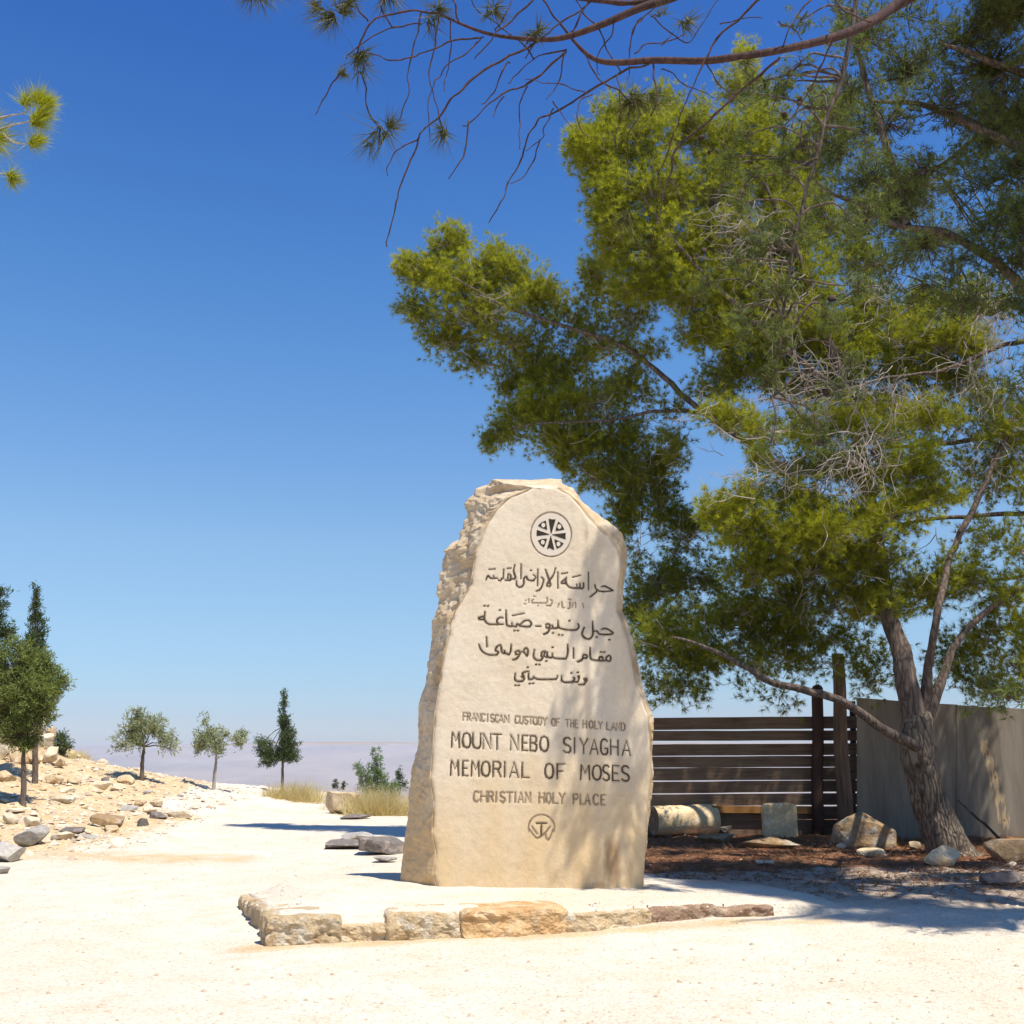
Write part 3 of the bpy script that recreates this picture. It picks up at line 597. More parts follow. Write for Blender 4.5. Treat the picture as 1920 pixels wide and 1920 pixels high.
# ------------------------------------------------------------------ podium
def build_podium():
    p = empty('stone_podium', (0, 8.4, 0), 'low gravel topped platform edged with rough ochre stones under the memorial', 'platform')
    front = [(505, 1775, 1713, 7.02), (620, 1768, 1716, 7.10), (862, 1762, 1716, 7.22), (1062, 1748, 1712, 7.42), (1218, 1740, 1706, 7.62), (1345, 1736, 1702, 7.78), (1448, 1728, 1702, 7.9)]
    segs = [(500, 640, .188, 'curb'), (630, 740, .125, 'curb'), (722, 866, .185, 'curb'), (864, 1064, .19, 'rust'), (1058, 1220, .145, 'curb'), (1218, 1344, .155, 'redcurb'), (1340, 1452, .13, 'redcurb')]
    fy = lambda px: np.interp(px, [f[0] for f in front], [f[3] for f in front])
    hx, hv = [], []
    for i, (a, c_, h, mt) in enumerate(segs):
        A = at(a, 1740, fy(a)); B = at(c_, 1740, fy(c_)); w = (B - A).length; ang = math.atan2(B.y - A.y, B.x - A.x)
        hx += [A.x + .03, B.x - .03]; hv += [h, h]
        mid = (A + B) / 2; dep = .34; hh = h + .14
        P, Fc = rockverts((1, 1, 1), 300 + i, 5 if w > .35 else 4, 12.0, .0, 0)
        P = P * np.array([w * 1.02, dep, hh]); Q = P + i * 3.1
        fr = sstep(0, -dep * .45, P[:, 1])
        P[:, 1] += fr * (-.030 * np.abs(fbm(Q * 7, 3, 50 + i)) * 2 + .022 * fbm(Q * np.array([5, 5, 16]), 4, 53 + i) + .008 * fbm(Q * 40, 2, 55))
        P[:, 2] += fbm(Q * 6, 3, 52 + i) * .016 * sstep(0, hh * .4, P[:, 2]); P[:, 0] += fbm(Q * 12, 3, 57 + i) * .012
        R = np.array(Euler((0, 0, ang)).to_matrix()); P = P @ R.T
        nv = np.array([-math.sin(ang), math.cos(ang)]); off = dep * .5 - .022 + [0, .03, .02, -.01, -.02, .01, 0, .02, .01][i]
        c0 = np.array([mid.x + nv[0] * off, mid.y + nv[1] * off, h - hh / 2])
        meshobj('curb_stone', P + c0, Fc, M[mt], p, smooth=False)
    left = [at(503, 1712, 7.05), at(452, 1650, 8.75)]
    A, B = left; n = 6; cuts = [0, .16, .30, .5, .66, .84, 1.0]
    for i in range(n):
        a = A.lerp(B, cuts[i]); c_ = A.lerp(B, cuts[i + 1]); w = (c_ - a).length; ang = math.atan2(c_.y - a.y, c_.x - a.x); mid = (a + c_) / 2
        h = .195 - .022 * i + (.008 if i % 2 else 0)
        P, Fc = rockverts((w * 1.03, .26, h + .14), 330 + i, 4, 10.0, .015, 2); Q = P + i * 2.7
        P[:, 1] += fbm(Q * 7, 4, 70 + i) * .035
        R = np.array(Euler((0, 0, ang)).to_matrix()); P = P @ R.T
        c0 = np.array([mid.x + .105 + .01 * (i % 3), mid.y + .03, h / 2 - .07]); meshobj('curb_stone', P + c0, Fc, M['curb'], p, smooth=False)
    # gravel top: a sheet flush with the edge stones, spilling over the low ones, sinking into the terrain behind and to the right
    xs = np.arange(-2.35, 3.4, .03); ys = np.arange(6.9, 11.5, .03); X, Y = np.meshgrid(xs, ys)
    fx = [at(f[0], 1740, f[3]).x for f in front]; fyv = [f[3] for f in front]
    yfront = np.interp(X, fx, fyv)
    xl = np.interp(Y, [A.y, B.y, 9.6], [A.x, B.x, B.x + .05]) + .03
    top = np.interp(X, [-2.3, 1.1, 2.1, 2.7, 3.2], [.200, .172, .13, .04, -.05]) - .11 * sstep(8.7, 10.6, Y) - .12 * sstep(10.0, 11.4, Y)
    hc = np.interp(X, hx, hv) + .018
    k = sstep(.42, .08, Y - yfront); top = top * (1 - k) + np.minimum(top, hc) * k
    hl = np.interp(Y, [A.y, B.y, B.y + .25], [.202, .10, -.05]); k = sstep(.40, .06, X - xl); top = top * (1 - k) + np.minimum(top, hl) * k
    pp = np.stack([X.ravel(), Y.ravel(), X.ravel() * 0], 1)
    top = top + (fbm(pp * 1.2, 3, 80) * .012 + fbm(pp * 6, 4, 81) * .009).reshape(X.shape)
    wob = .025 * fbm(pp * 9, 3, 83).reshape(X.shape)
    top = top - .4 * sstep(.03, -.012, Y - yfront + wob * .7) - .4 * sstep(.035, -.01, X - xl + wob * .7)
    keep = (Y > yfront - .04) & (X > xl - .04)
    V = np.stack([X.ravel(), Y.ravel(), top.ravel()], 1); n = len(xs); m = len(ys)
    i = np.arange((m - 1) * n).reshape(m - 1, n)[:, :-1].ravel(); kf = keep.ravel(); i = i[kf[i] & kf[i + 1] & kf[i + n] & kf[i + n + 1]]
    Fc = np.stack([i, i + 1, i + n + 1, i + n], 1)
    z = np.zeros(len(V)); meshobj('gravel_top', V, Fc, M['ground'], p, smooth=True, attrs={'ochre': z + .05, 'soil': z, 'shade_dirt': sstep(8.2, 9.4, V[:, 1]) * sstep(1.1, 1.7, V[:, 0]) * .9})  # shade under the trees is darkened in the podium gravel colour too
build_podium()

# ------------------------------------------------------------------ rocks traced from the photograph
prock('boulder', 602, 672, 1479, 1527, 1, M['ochre'], 'squarish ochre boulder at the path edge beside the yellow grass', .8, boxy=5., sub=4)
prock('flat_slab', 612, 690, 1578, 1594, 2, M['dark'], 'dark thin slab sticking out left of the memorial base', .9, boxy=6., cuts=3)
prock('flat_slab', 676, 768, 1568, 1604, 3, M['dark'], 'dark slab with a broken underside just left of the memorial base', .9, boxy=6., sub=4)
prock('flat_slab', 628, 700, 1562, 1577, 4, M['grey'], 'small grey slab lying on the dark slab left of the memorial', .9, boxy=5.)
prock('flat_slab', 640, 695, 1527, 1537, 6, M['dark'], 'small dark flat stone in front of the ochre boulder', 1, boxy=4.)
prock('fallen_stone', 700, 745, 1606, 1618, 8, M['grey'], 'low broken grey stone in front of the grey slab by the memorial', 1, boxy=4.)
# left verge
prock('flat_slab', 28, 92, 1553, 1588, 10, M['grey'], 'large tilted grey slab on the left verge pointing upward', .7, boxy=3., sub=4, rot=(.2, -.25, .3))
prock('flat_slab', -40, 46, 1574, 1617, 11, M['grey'], 'striped grey slab cut by the left edge of the photo', .7, boxy=3.5, sub=4, rot=(0, .12, .1))
prock('flat_slab', -30, 22, 1626, 1642, 12, M['grey'], 'low grey slab nearest the camera on the left edge', 1, boxy=4.)
prock('flat_slab', 140, 192, 1566, 1577, 13, M['grey'], 'thin pale grey slab lying flat on the gravel verge', 1, boxy=4.)
prock('stone_block', 173, 240, 1526, 1551, 14, M['brown'], 'long squared brown grey block at the foot of the rubble slope', .6, boxy=6., sub=4)
prock('stone_block', 256, 282, 1534, 1549, 15, M['dark'], 'small upright dark stone right of the squared block', .9, boxy=4.)
prock('flat_slab', 277, 316, 1521, 1537, 16, M['dark'], 'dark undercut stone between upright stone and pale slab', .9, boxy=4.)
prock('flat_slab', 314, 370, 1521, 1537, 17, M['pale'], 'pale wedge slab at the right end of the stone row', .8, boxy=3.)
prock('stone_block', 228, 262, 1508, 1522, 18, M['grey'], 'lone pale grey pointed stone above the stone row', .9, boxy=2.5)
prock('flat_slab', 104, 156, 1552, 1564, 19, M['dark'], 'low brown grey slab between the tilted slab and the squared block', .9, boxy=4.)
prock('stone_block', 176, 208, 1466, 1483, 20, M['pale'], 'pale stone with shaded underside on the slope crest left of centre', .9, boxy=4.)
prock('stone_block', 206, 232, 1470, 1485, 21, M['pale'], 'smaller pale stone touching the crest stone on its right', .9, boxy=4.)
prock('stone_block', 218, 252, 1456, 1474, 22, M['ochre'], 'rounded ochre stone highest on the slope crest', .9, boxy=4.)
prock('stone_block', 190, 208, 1457, 1465, 23, M['dark'], 'small dark stone just below the orange slope edge', .9)
prock('stone_block', 268, 286, 1480, 1489, 24, M['grey'], 'small grey stone on the white path crest', .9)
prock('stone_block', 332, 346, 1489, 1495, 25, M['grey'], 'tiny grey stone farthest right on the path crest', .9)
prock('stone_block', 84, 126, 1453, 1471, 26, M['ochre'], 'ochre block right of the thin trunk on the upper slope', .8, boxy=5.)
prock('stone_block', -30, 34, 1444, 1470, 27, M['ochre'], 'broad ochre block at the left edge below the stone heap', .8, boxy=5.)
prock('stone_block', 86, 140, 1488, 1508, 28, M['pale'], 'pale flat stone right of the thin trunk in the rubble', .8, boxy=4.)
prock('stone_block', 40, 80, 1530, 1552, 29, M['pale'], 'bright pale stone just above the tilted grey slab', .8, boxy=3.)
prock('stone_block', 2, 36, 1524, 1548, 30, M['pale'], 'bright pale stone above the left edge slab', .8, boxy=3.)
# heap of boulders under the left tree
k = 0
HL = ['%s %s boulder heaped behind the left tree, %s' % (a, b_, c_) for a, b_, c_ in [('wide', 'pale', 'lowest at the photo edge'), ('large', 'ochre', 'bottom row left of the thin trunk'), ('middling', 'ochre', 'bottom row right behind the thin trunk'),
 ('squat', 'pale', 'bottom row right of the trunk'), ('large', 'ochre', 'second row at the photo edge'), ('rounded', 'ochre', 'second row just left of the trunk'), ('rounded', 'pale', 'second row right of the trunk'), ('cut off', 'ochre', 'second row beyond the photo edge'),
 ('upper', 'ochre', 'third row behind the tree crown'), ('upper', 'pale', 'third row right side behind the crown'), ('small', 'ochre', 'third row at its right end'), ('upper', 'ochre', 'third row by the photo edge'), ('small', 'pale', 'topmost at the right'),
 ('topmost', 'ochre', 'top at the photo edge'), ('small', 'ochre', 'lone at the right foot')]]
for (x, y, w, h) in [(-20, 1440, 60, 48), (28, 1442, 44, 46), (62, 1436, 38, 40), (92, 1430, 34, 34), (8, 1408, 50, 44), (48, 1404, 40, 38), (80, 1404, 34, 36), (-24, 1400, 44, 46), (30, 1376, 44, 36), (66, 1376, 36, 32),
                     (88, 1384, 22, 24), (0, 1370, 40, 36), (78, 1352, 26, 26), (-20, 1362, 36, 40), (110, 1440, 22, 22)]:
    Y = 21.3 + (1440 - y) * .018; p = at(x, y, Y); s = mpp(y, Y)
    rock('boulder', (p.x, p.y + .1, p.z + h * s * .45), (w * s, w * s * .9, h * s), 400 + k, M['ochre' if k % 3 else 'pale'], HL[k], 'boulder', 'boulders heaped behind the left tree', boxy=3.2, amp=.14); k += 1
# loose rubble over the left slope
cnt = 0; r2 = random.Random(5)
while cnt < 230:
    x = r2.uniform(-14, -4.0); y = r2.uniform(12.0, 27)
    if x > -4.6 - (y - 12) * .12 - r2.random() * 1.2 or (x > -8.0 + (y > 22) * -1 and y > 19.5 and r2.random() < .85): continue
    s = r2.choice([.07, .09, .12, .16, .24]) * r2.uniform(.8, 1.3); sz = (s * r2.uniform(1, 1.7), s, s * r2.uniform(.35, .7))
    P, Fc = rockverts(sz, 500 + cnt, 2, 4.5, .10, 10)
    o = meshobj('rubble_stone', P, Fc, M[r2.choice(['pale', 'pale', 'pale', 'ochre', 'ochre'])]); o.location = (x, y, hz(x, y) + sz[2] * .22)
    o.rotation_euler = (r2.uniform(-.2, .2), r2.uniform(-.2, .2), r2.uniform(0, 6.28))
    mt_ = o.data.materials[0].name; zone = 'lower verge' if y < 16 else ('middle slope' if y < 20 else 'upper slope')
    side = 'nearest the path' if x > -7 else ('midway out' if x > -9.5 else 'far left')
    shp = 'flat' if sz[2] < s * .48 else ('blocky' if sz[2] > s * .6 else 'long' if sz[0] > s * 1.4 else 'stubby')
    tag(o, '%s %s %s rubble stone, %s on the left, %s' % ('big' if s > .2 else ('middling' if s > .12 else 'small'), shp, 'pale' if mt_.startswith('pale') else 'ochre', zone, side), 'stone', 'rubble stones on the left slope'); cnt += 1

# right side rocks
prock('boulder', 1558, 1676, 1523, 1592, 31, M['brown'], 'rounded brown boulder with pale mottled top left of the pine trunk', .75, boxy=3.4, sub=4, amp=.10, cuts=4)
prock('carved_block', 1432, 1494, 1506, 1570, 32, M['sandy'], 'upright square sandy block standing against the wooden fence', .35, boxy=9., sub=4, amp=.03, cuts=1)
prock('pale_stone', 1728, 1808, 1588, 1626, 33, M['sandy'], 'pointed pale stone at the foot of the pine trunk', .7, boxy=2.0, sub=4, cuts=16, amp=.16)
prock('pale_stone', 1608, 1664, 1592, 1608, 34, M['sandy'], 'low pale stones just below the rounded brown boulder', .8)
prock('small_stone', 1566, 1586, 1580, 1592, 35, M['pale'], 'small bright stone left below the rounded boulder', .9)
prock('small_stone', 1888, 1906, 1616, 1628, 36, M['pale'], 'small white stone right of the trunk near the dark log', .9)
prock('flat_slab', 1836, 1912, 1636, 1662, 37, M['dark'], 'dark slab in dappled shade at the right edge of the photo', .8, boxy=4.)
prock('boulder', 1850, 1960, 1566, 1616, 38, M['brown'], 'dark long boulder against the metal sheets at the right edge', .7, boxy=3.4, sub=4)
prock('flat_slab', 1286, 1380, 1564, 1582, 39, M['brown'], 'long weathered slab lying left below the square block', .6, boxy=6.)
prock('flat_slab', 1376, 1504, 1570, 1594, 40, M['brown'], 'long mottled slab lying in front of the square block', .5, boxy=6.)
prock('pale_stone', 1318, 1402, 1542, 1568, 41, M['dark'], 'dark low mound of stone between the drum and the square block', .8, boxy=2.6)
prock('small_stone', 1418, 1450, 1613, 1622, 42, M['pale'], 'small flat pale stone in the shade below the long slab', .9)
prock('small_stone', 1700, 1726, 1578, 1594, 43, M['ochre'], 'ochre stone between the rounded boulder and the trunk', .9)
prock('flat_slab', 1196, 1262, 1545, 1572, 44, M['redcurb'], 'reddish stone peeping out right of the memorial', .8, boxy=4.)
def drum():
    g = ground(1285, 1567); s = mpp(1560, g.y); r = 26 * s; Lg = 125 * s
    o = empty('column_drum', (g.x, g.y + r, g.z), 'toppled sandy column drum lying against the fence beside the memorial', 'column drum')
    th = np.linspace(0, 2 * math.pi, 41)[:-1]; st = np.linspace(0, 1, 30); V = []
    for t in st:
        rr = r * (1.0 + .14 * t); ring = np.stack([np.full(40, (t - .48) * Lg), np.cos(th) * rr, np.sin(th) * rr + r * .97], 1); V.append(ring)
    V = np.array(V).reshape(-1, 3); V[:, 1:] *= (1 + .05 * fbm(V * 5, 4, 5) + .02 * fbm(V * 20, 3, 6))[:, None]
    R = np.array(Euler((0, 0, .28)).to_matrix()); V = V @ R.T + np.array(o.location)
    ii, jj = np.meshgrid(np.arange(29), np.arange(40), indexing='ij'); j2 = (jj + 1) % 40
    Fc = np.stack([ii * 40 + jj, ii * 40 + j2, (ii + 1) * 40 + j2, (ii + 1) * 40 + jj], -1).reshape(-1, 4)
    meshobj('drum_body', V, Fc, M['sandy'], o, smooth=True)
    for nm, e, mt in (('drum_end', 0, 'redcurb'), ('drum_end', 29, 'sandy')):
        ring = V[e * 40:(e + 1) * 40]; c_ = ring.mean(0); inner = c_ + (ring - c_) * .55 + np.array([.03 if e == 0 else 0, 0, 0])
        VV = np.concatenate([ring, inner, [c_ + np.array([.04 if e == 0 else 0, 0, 0])]]); j = np.arange(40); jn = (j + 1) % 40
        FF = np.concatenate([np.stack([j, jn, 40 + jn], 1), np.stack([j, 40 + jn, 40 + j], 1), np.stack([40 + j, 40 + jn, np.full(40, 80)], 1)])
        meshobj(nm, VV, FF, M[mt], o)
drum()

# pebbles: uncountable
def pebbles(name, n, region, smin, smax, mat, label, seed):
    r = np.random.default_rng(seed); P = region(r, n); n = len(P)
    oct_ = np.array([(1, 0, 0), (0, 1, 0), (-1, 0, 0), (0, -1, 0), (0, 0, 1), (0, 0, -.6)], float)
    of = np.array([(0, 1, 4), (1, 2, 4), (2, 3, 4), (3, 0, 4), (1, 0, 5), (2, 1, 5), (3, 2, 5), (0, 3, 5)])
    s = smin * (smax / smin) ** (r.random(n) ** 2.2); a = r.random(n) * 6.28
    V = oct_[None] * (s[:, None, None] * r.uniform(.6, 1.3, (n, 6, 1))) * np.array([1, 1, .55])
    ca, sa = np.cos(a)[:, None], np.sin(a)[:, None]
    V = np.stack([V[:, :, 0] * ca - V[:, :, 1] * sa, V[:, :, 0] * sa + V[:, :, 1] * ca, V[:, :, 2]], -1) + P[:, None, :]
    Fc = of[None] + (np.arange(n) * 6)[:, None, None]
    return tag(meshobj(name, V.reshape(-1, 3), Fc.reshape(-1, 3), mat, attrs={'tint': np.repeat(r.random(n), 6)}), label, 'gravel', kind='stuff')
b = MB('loose pebbles', .95, .1); b.color(b.mix(b.attr('tint'), (.38, .29, .20), (.68, .58, .43))); M['peb'] = b.m
def reg_all(r, n):
    y = 4.6 + 20 * r.random(n) ** 1.8; x = r.uniform(-.56, .56, n) * y; z = H(x, y)
    ok = ~((y > 6.9) & (y < 10.8) & (x > -2.6) & (x < 3.0)); return np.stack([x, y, z], 1)[ok]
pebbles('pebbles', 9000, reg_all, .004, .022, M['peb'], 'scattered pebbles on the pale gravel', 3)
def reg_left(r, n):
    y = r.uniform(11.8, 25, n); x = r.uniform(-13, -3.6, n); ok = x < -4.2 - (y - 12) * .12 - r.random(n); x, y = x[ok], y[ok]; return np.stack([x, y, H(x, y)], 1)
pebbles('rubble_chips', 9000, reg_left, .015, .09, M['peb'], 'stone chips covering the left rubble slope', 4)
def reg_pod(r, n):
    y = r.uniform(7.4, 9.4, n); x = r.uniform(-1.9, 1.6, n); return np.stack([x, y, np.interp(x, [-2.3, 1.1, 2.1], [.196, .166, .12]) - .11 * sstep(8.7, 10.6, y)], 1)
pebbles('podium_pebbles', 900, reg_pod, .004, .018, M['peb'], 'small pebbles on top of the podium gravel', 6)

# ------------------------------------------------------------------ fence of boards, posts, sheets
def box_bm(bm, p0, p1, h, d, seed=0, taper=0):
    """board running p0->p1 (centre line), height h, depth d, slightly uneven"""
    r = random.Random(seed); n = 8; ang = math.atan2(p1.y - p0.y, p1.x - p0.x); nx, ny = -math.sin(ang), math.cos(ang); rings = []
    for k in range(n + 1):
        t = k / n; p = p0.lerp(p1, t); w = r.uniform(-.0025, .0025); hh = h * (1 + r.uniform(-.02, .012)) / 2
        rings.append([bm.verts.new((p.x + nx * e * d / 2, p.y + ny * e * d / 2, p.z + w + f * hh)) for e, f in ((-1, -1), (-1, 1), (1, 1), (1, -1))])
    for a, c_ in zip(rings[:-1], rings[1:]):
        for q in range(4): bm.faces.new((a[q], a[(q + 1) % 4], c_[(q + 1) % 4], c_[q]))
    bm.faces.new(rings[0][::-1]); bm.faces.new(rings[-1])
YG = 14.5
fence = empty('board_fence', (4, YG, .05), 'dark brown fence of long horizontal boards behind the memorial and right of it', 'fence')
for i, (a, c_, l0, l1) in enumerate([(1346.5, 1342.5, 1369.5, 1366), (1370.5, 1369.2, 1389.5, 1388.5), (1396, 1393.8, 1417.8, 1415.5), (1418.8, 1416.6, 1439.8, 1438.2), (1440.4, 1440, 1463.8, 1460.4), (1467, 1462, 1488.6, 1484.2), (1490, 1485.6, 1512, 1510), (1512.4, 1511, 1537, 1536), (1537.6, 1536.8, 1566, 1564)]):
    p0a, p0b = at(1150, a, YG), at(1150, l0, YG); p1a, p1b = at(1610, c_, YG), at(1610, l1, YG)
    bm = bmesh.new(); box_bm(bm, (p0a + p0b) / 2, (p1a + p1b) / 2, (p0a.z - p0b.z), .03, i); bmobj('board', bm, M['board'], fence)
for px_, yt, w, mt, dy in ((1533, 1290, 22, 'dpost', -.12), (1190, 1340, 20, 'dpost', .08), (1599, 1315, 12, 'dpost', .06)):
    P0 = at(px_, 1568, YG + dy); P1 = at(px_, yt, YG + dy); bm = bmesh.new()
    bmesh.ops.create_cone(bm, cap_ends=True, segments=10, radius1=w * .5 * mpp(1400, YG), radius2=w * .47 * mpp(1400, YG), depth=(P1.z - P0.z))
    bmesh.ops.subdivide_edges(bm, edges=[e for e in bm.edges if abs(e.verts[0].co.z - e.verts[1].co.z) > .5], cuts=9)
    for v in bm.verts: t = v.co.z / (P1.z - P0.z) + .5; v.co.x += (P1.x - P0.x) * t + .008 * math.sin(v.co.z * 5); v.co.y += .008 * math.sin(v.co.z * 4 + 1)
    bmesh.ops.translate(bm, verts=bm.verts, vec=Vector((P0.x, YG + dy, (P0.z + P1.z) / 2))); bmobj('post', bm, M[mt], fence, smooth=True)
# the taller grey brown post
P0 = at(1586, 1570, YG - .3); P1 = at(1570, 1226, YG - .3); bm = bmesh.new(); rr = 12 * mpp(1400, YG); hgt = P1.z - P0.z
bmesh.ops.create_cone(bm, cap_ends=True, segments=9, radius1=rr * 1.25, radius2=rr * .9, depth=hgt)
bmesh.ops.subdivide_edges(bm, edges=[e for e in bm.edges if abs(e.verts[0].co.z - e.verts[1].co.z) > .5], cuts=14)
for v in bm.verts:
    t = (v.co.z / hgt + .5); v.co.x += P0.x + (P1.x - P0.x) * t + .012 * math.sin(t * 9); v.co.y += YG - .3 + .01 * math.sin(t * 7); v.co.z += (P0.z + P1.z) / 2
o = bmobj('fence_post', bm, M['post'], smooth=True); tag(o, 'tall weathered post standing proud of the fence beside the metal sheets', 'post')
# knob on the shorter post: stone-like cap
P1 = at(1533, 1288, YG - .12); rock('post_cap', (P1.x, P1.y, P1.z), (.17, .17, .10), 71, M['dpost'], None, parent=fence, sub=2, boxy=2.4)
bm = bmesh.new(); pa, pb = at(1335, 1517, YG - .06), at(1535, 1519, YG - .06); box_bm(bm, pa, pb, .09, .06, 77)
tag(bmobj('orange_beam', bm, M['beam']), 'orange brown beam lying along the foot of the board fence', 'beam')
# legs under the beam so it rests on the soil
def sheets():
    w = empty('sheet_metal_wall', (7, 14.2, .05), 'weathered grey metal sheets forming a wall behind the pine trunk', 'wall')
    pan = [(1606, 1708, 1308, 1316, 1566), (1706, 1796, 1317, 1321, 1568), (1794, 1884, 1322, 1328, 1570), (1882, 2010, 1327, 1334, 1574)]
    for i, (a, c_, ta, tc, bt) in enumerate(pan):
        Y = 14.15 + (.015 if i % 2 else 0); A, B = at(a, ta, Y), at(c_, tc, Y); A2, B2 = at(a, bt, Y), at(c_, bt, Y); zb = A2.z - .06
        nx, nz = 60, 40; u = np.linspace(0, 1, nx); v = np.linspace(0, 1, nz); U, Vv = np.meshgrid(u, v)
        Xb = A2.x + (B2.x - A2.x) * U; Xt = A.x + (B.x - A.x) * U; X = Xb + (Xt - Xb) * Vv; Zt = A.z + (B.z - A.z) * U; Z = zb + (Zt - zb) * Vv
        p = np.stack([X.ravel() * 3.2, X.ravel() * 0, Z.ravel() * .5], 1)
        Yy = Y + (vnoise(p, 90 + i) * .018 + vnoise(p * np.array([3, 1, 1.5]), 91) * .008).reshape(X.shape)
        Vf = np.stack([X.ravel(), Yy.ravel(), Z.ravel()], 1); Vb = Vf + np.array([0, .006, 0]); n = nx
        k = np.arange((nz - 1) * nx).reshape(nz - 1, nx)[:, :-1].ravel(); Fq = np.stack([k, k + 1, k + n + 1, k + n], 1)
        off = len(Vf); Fb = Fq[:, ::-1] + off
        eb = np.arange(nx - 1); tb = (nz - 1) * nx + eb; le = np.arange(nz - 1) * nx; re = le + nx - 1
        Fe = np.concatenate([np.stack([eb + 1, eb, eb + off, eb + 1 + off], 1), np.stack([tb, tb + 1, tb + 1 + off, tb + off], 1), np.stack([le, le + nx, le + nx + off, le + off], 1), np.stack([re + nx, re, re + off, re + nx + off], 1)])
        VV = np.concatenate([Vf, Vb]); rs = np.zeros(len(VV))
        for (qx, qy, sx_, sz_, am) in [(1846, 1400, .09, .17, .82), (1855, 1432, .10, .18, .86), (1864, 1462, .11, .2, .84), (1872, 1495, .12, .22, .76), (1880, 1530, .14, .24, .70), (1852, 1412, .035, .09, 1.2), (1866, 1458, .035, .08, 1.15), (1882, 1540, .03, .06, 1.05)]:
            q = at(qx, qy, Y); rs = np.maximum(rs, am * np.exp(-((VV[:, 0] - q.x) / sx_) ** 2 - ((VV[:, 2] - q.z) / sz_) ** 2))
        meshobj('metal_sheet', VV, np.concatenate([Fq, Fb, Fe]), M['sheet'], w, smooth=False, attrs={'rust': rs})
sheets()

# ------------------------------------------------------------------ tubes and foliage
def tube_arrays(P, R, sides=3):
    """P (T,K,3) polylines, R (T,K) radii -> verts, quads"""
    P = np.asarray(P, float); T, K, _ = P.shape
    D = np.gradient(P, axis=1); D /= np.linalg.norm(D, axis=2)[..., None] + 1e-9
    up = np.zeros_like(D); up[..., 1] = 1; flat = (np.abs(D[..., 1]) > .93).any(axis=1); up[flat] = (.8, 0, .6)
    A = np.cross(D, up); A /= np.linalg.norm(A, axis=2)[..., None] + 1e-9; B = np.cross(D, A)
    th = np.arange(sides) * 2 * math.pi / sides
    V = P[:, :, None, :] + R[:, :, None, None] * (A[:, :, None, :] * np.cos(th)[None, None, :, None] + B[:, :, None, :] * np.sin(th)[None, None, :, None])
    t, k, s = np.meshgrid(np.arange(T), np.arange(K - 1), np.arange(sides), indexing='ij'); s2 = (s + 1) % sides
    base = (t * K + k) * sides
    Fc = np.stack([base + s, base + s2, base + sides + s2, base + sides + s], -1).reshape(-1, 4)
    return V.reshape(-1, 3), Fc
def limb(name, pts, radii, mat, parent, sides=10, n=6, rough=.0, seed=0, label=None):
    pts = [tuple(p) for p in pts]
    q = np.array([c[:3] for c in catmull(pts, n)]); t = np.linspace(0, 1, len(q)); R = np.interp(t, np.linspace(0, 1, len(radii)), radii)
    if rough:
        q[1:-1] += np.stack([fbm(q[1:-1] * (3 if rough > .02 else 14) + seed + 9 * k, 3, seed + k) for k in range(3)], 1) * rough
    V, Fc = tube_arrays(q[None], R[None], sides)
    c = np.repeat(q, sides, 0); fr_ = 9 if max(radii) > .03 else 45
    V = c + (V - c) * (1 + (.16 if fr_ == 9 else .45) * fbm(V * fr_, 3, seed + 3))[:, None]
    o = meshobj(name, V, Fc, mat, parent, smooth=True)
    if label: o['label'] = label
    return q
def unit(v): return v / (np.linalg.norm(v, axis=-1)[..., None] + 1e-9)
def tufts(C, D, length, width, nn, spread, r, tint):
    """needle tufts: C (T,3) centres, D (T,3) axes; nn needles each a thin triangle"""
    T = len(C); dirs = unit(D[:, None, :] + r.normal(size=(T, nn, 3)) * spread)
    L_ = length * r.uniform(.65, 1.15, (T, nn, 1)); side = unit(np.cross(dirs, r.normal(size=(T, nn, 3))))
    base = C[:, None, :] + dirs * L_ * .06; tip = C[:, None, :] + dirs * L_; w = width / 2
    V = np.stack([base - side * w, base + side * w, tip], 2)
    n = T * nn; Fc = np.arange(n * 3).reshape(n, 3)
    return V.reshape(-1, 3), Fc, np.repeat(np.clip(tint, 0, 1), nn * 3)
def leaves(C, D, length, width, nn, spread, r, tint):
    T = len(C); dirs = unit(D[:, None, :] + r.normal(size=(T, nn, 3)) * spread)
    L_ = length * r.uniform(.6, 1.2, (T, nn, 1)); side = unit(np.cross(dirs, r.normal(size=(T, nn, 3))))
    base = C[:, None, :] + r.normal(size=(T, nn, 3)) * length * .35; w = width / 2
    V = np.stack([base, base + dirs * L_ * .5 - side * w, base + dirs * L_, base + dirs * L_ * .5 + side * w], 2); n = T * nn
    return V.reshape(-1, 3), np.arange(n * 4).reshape(n, 4), np.repeat(np.clip(tint, 0, 1), nn * 4)
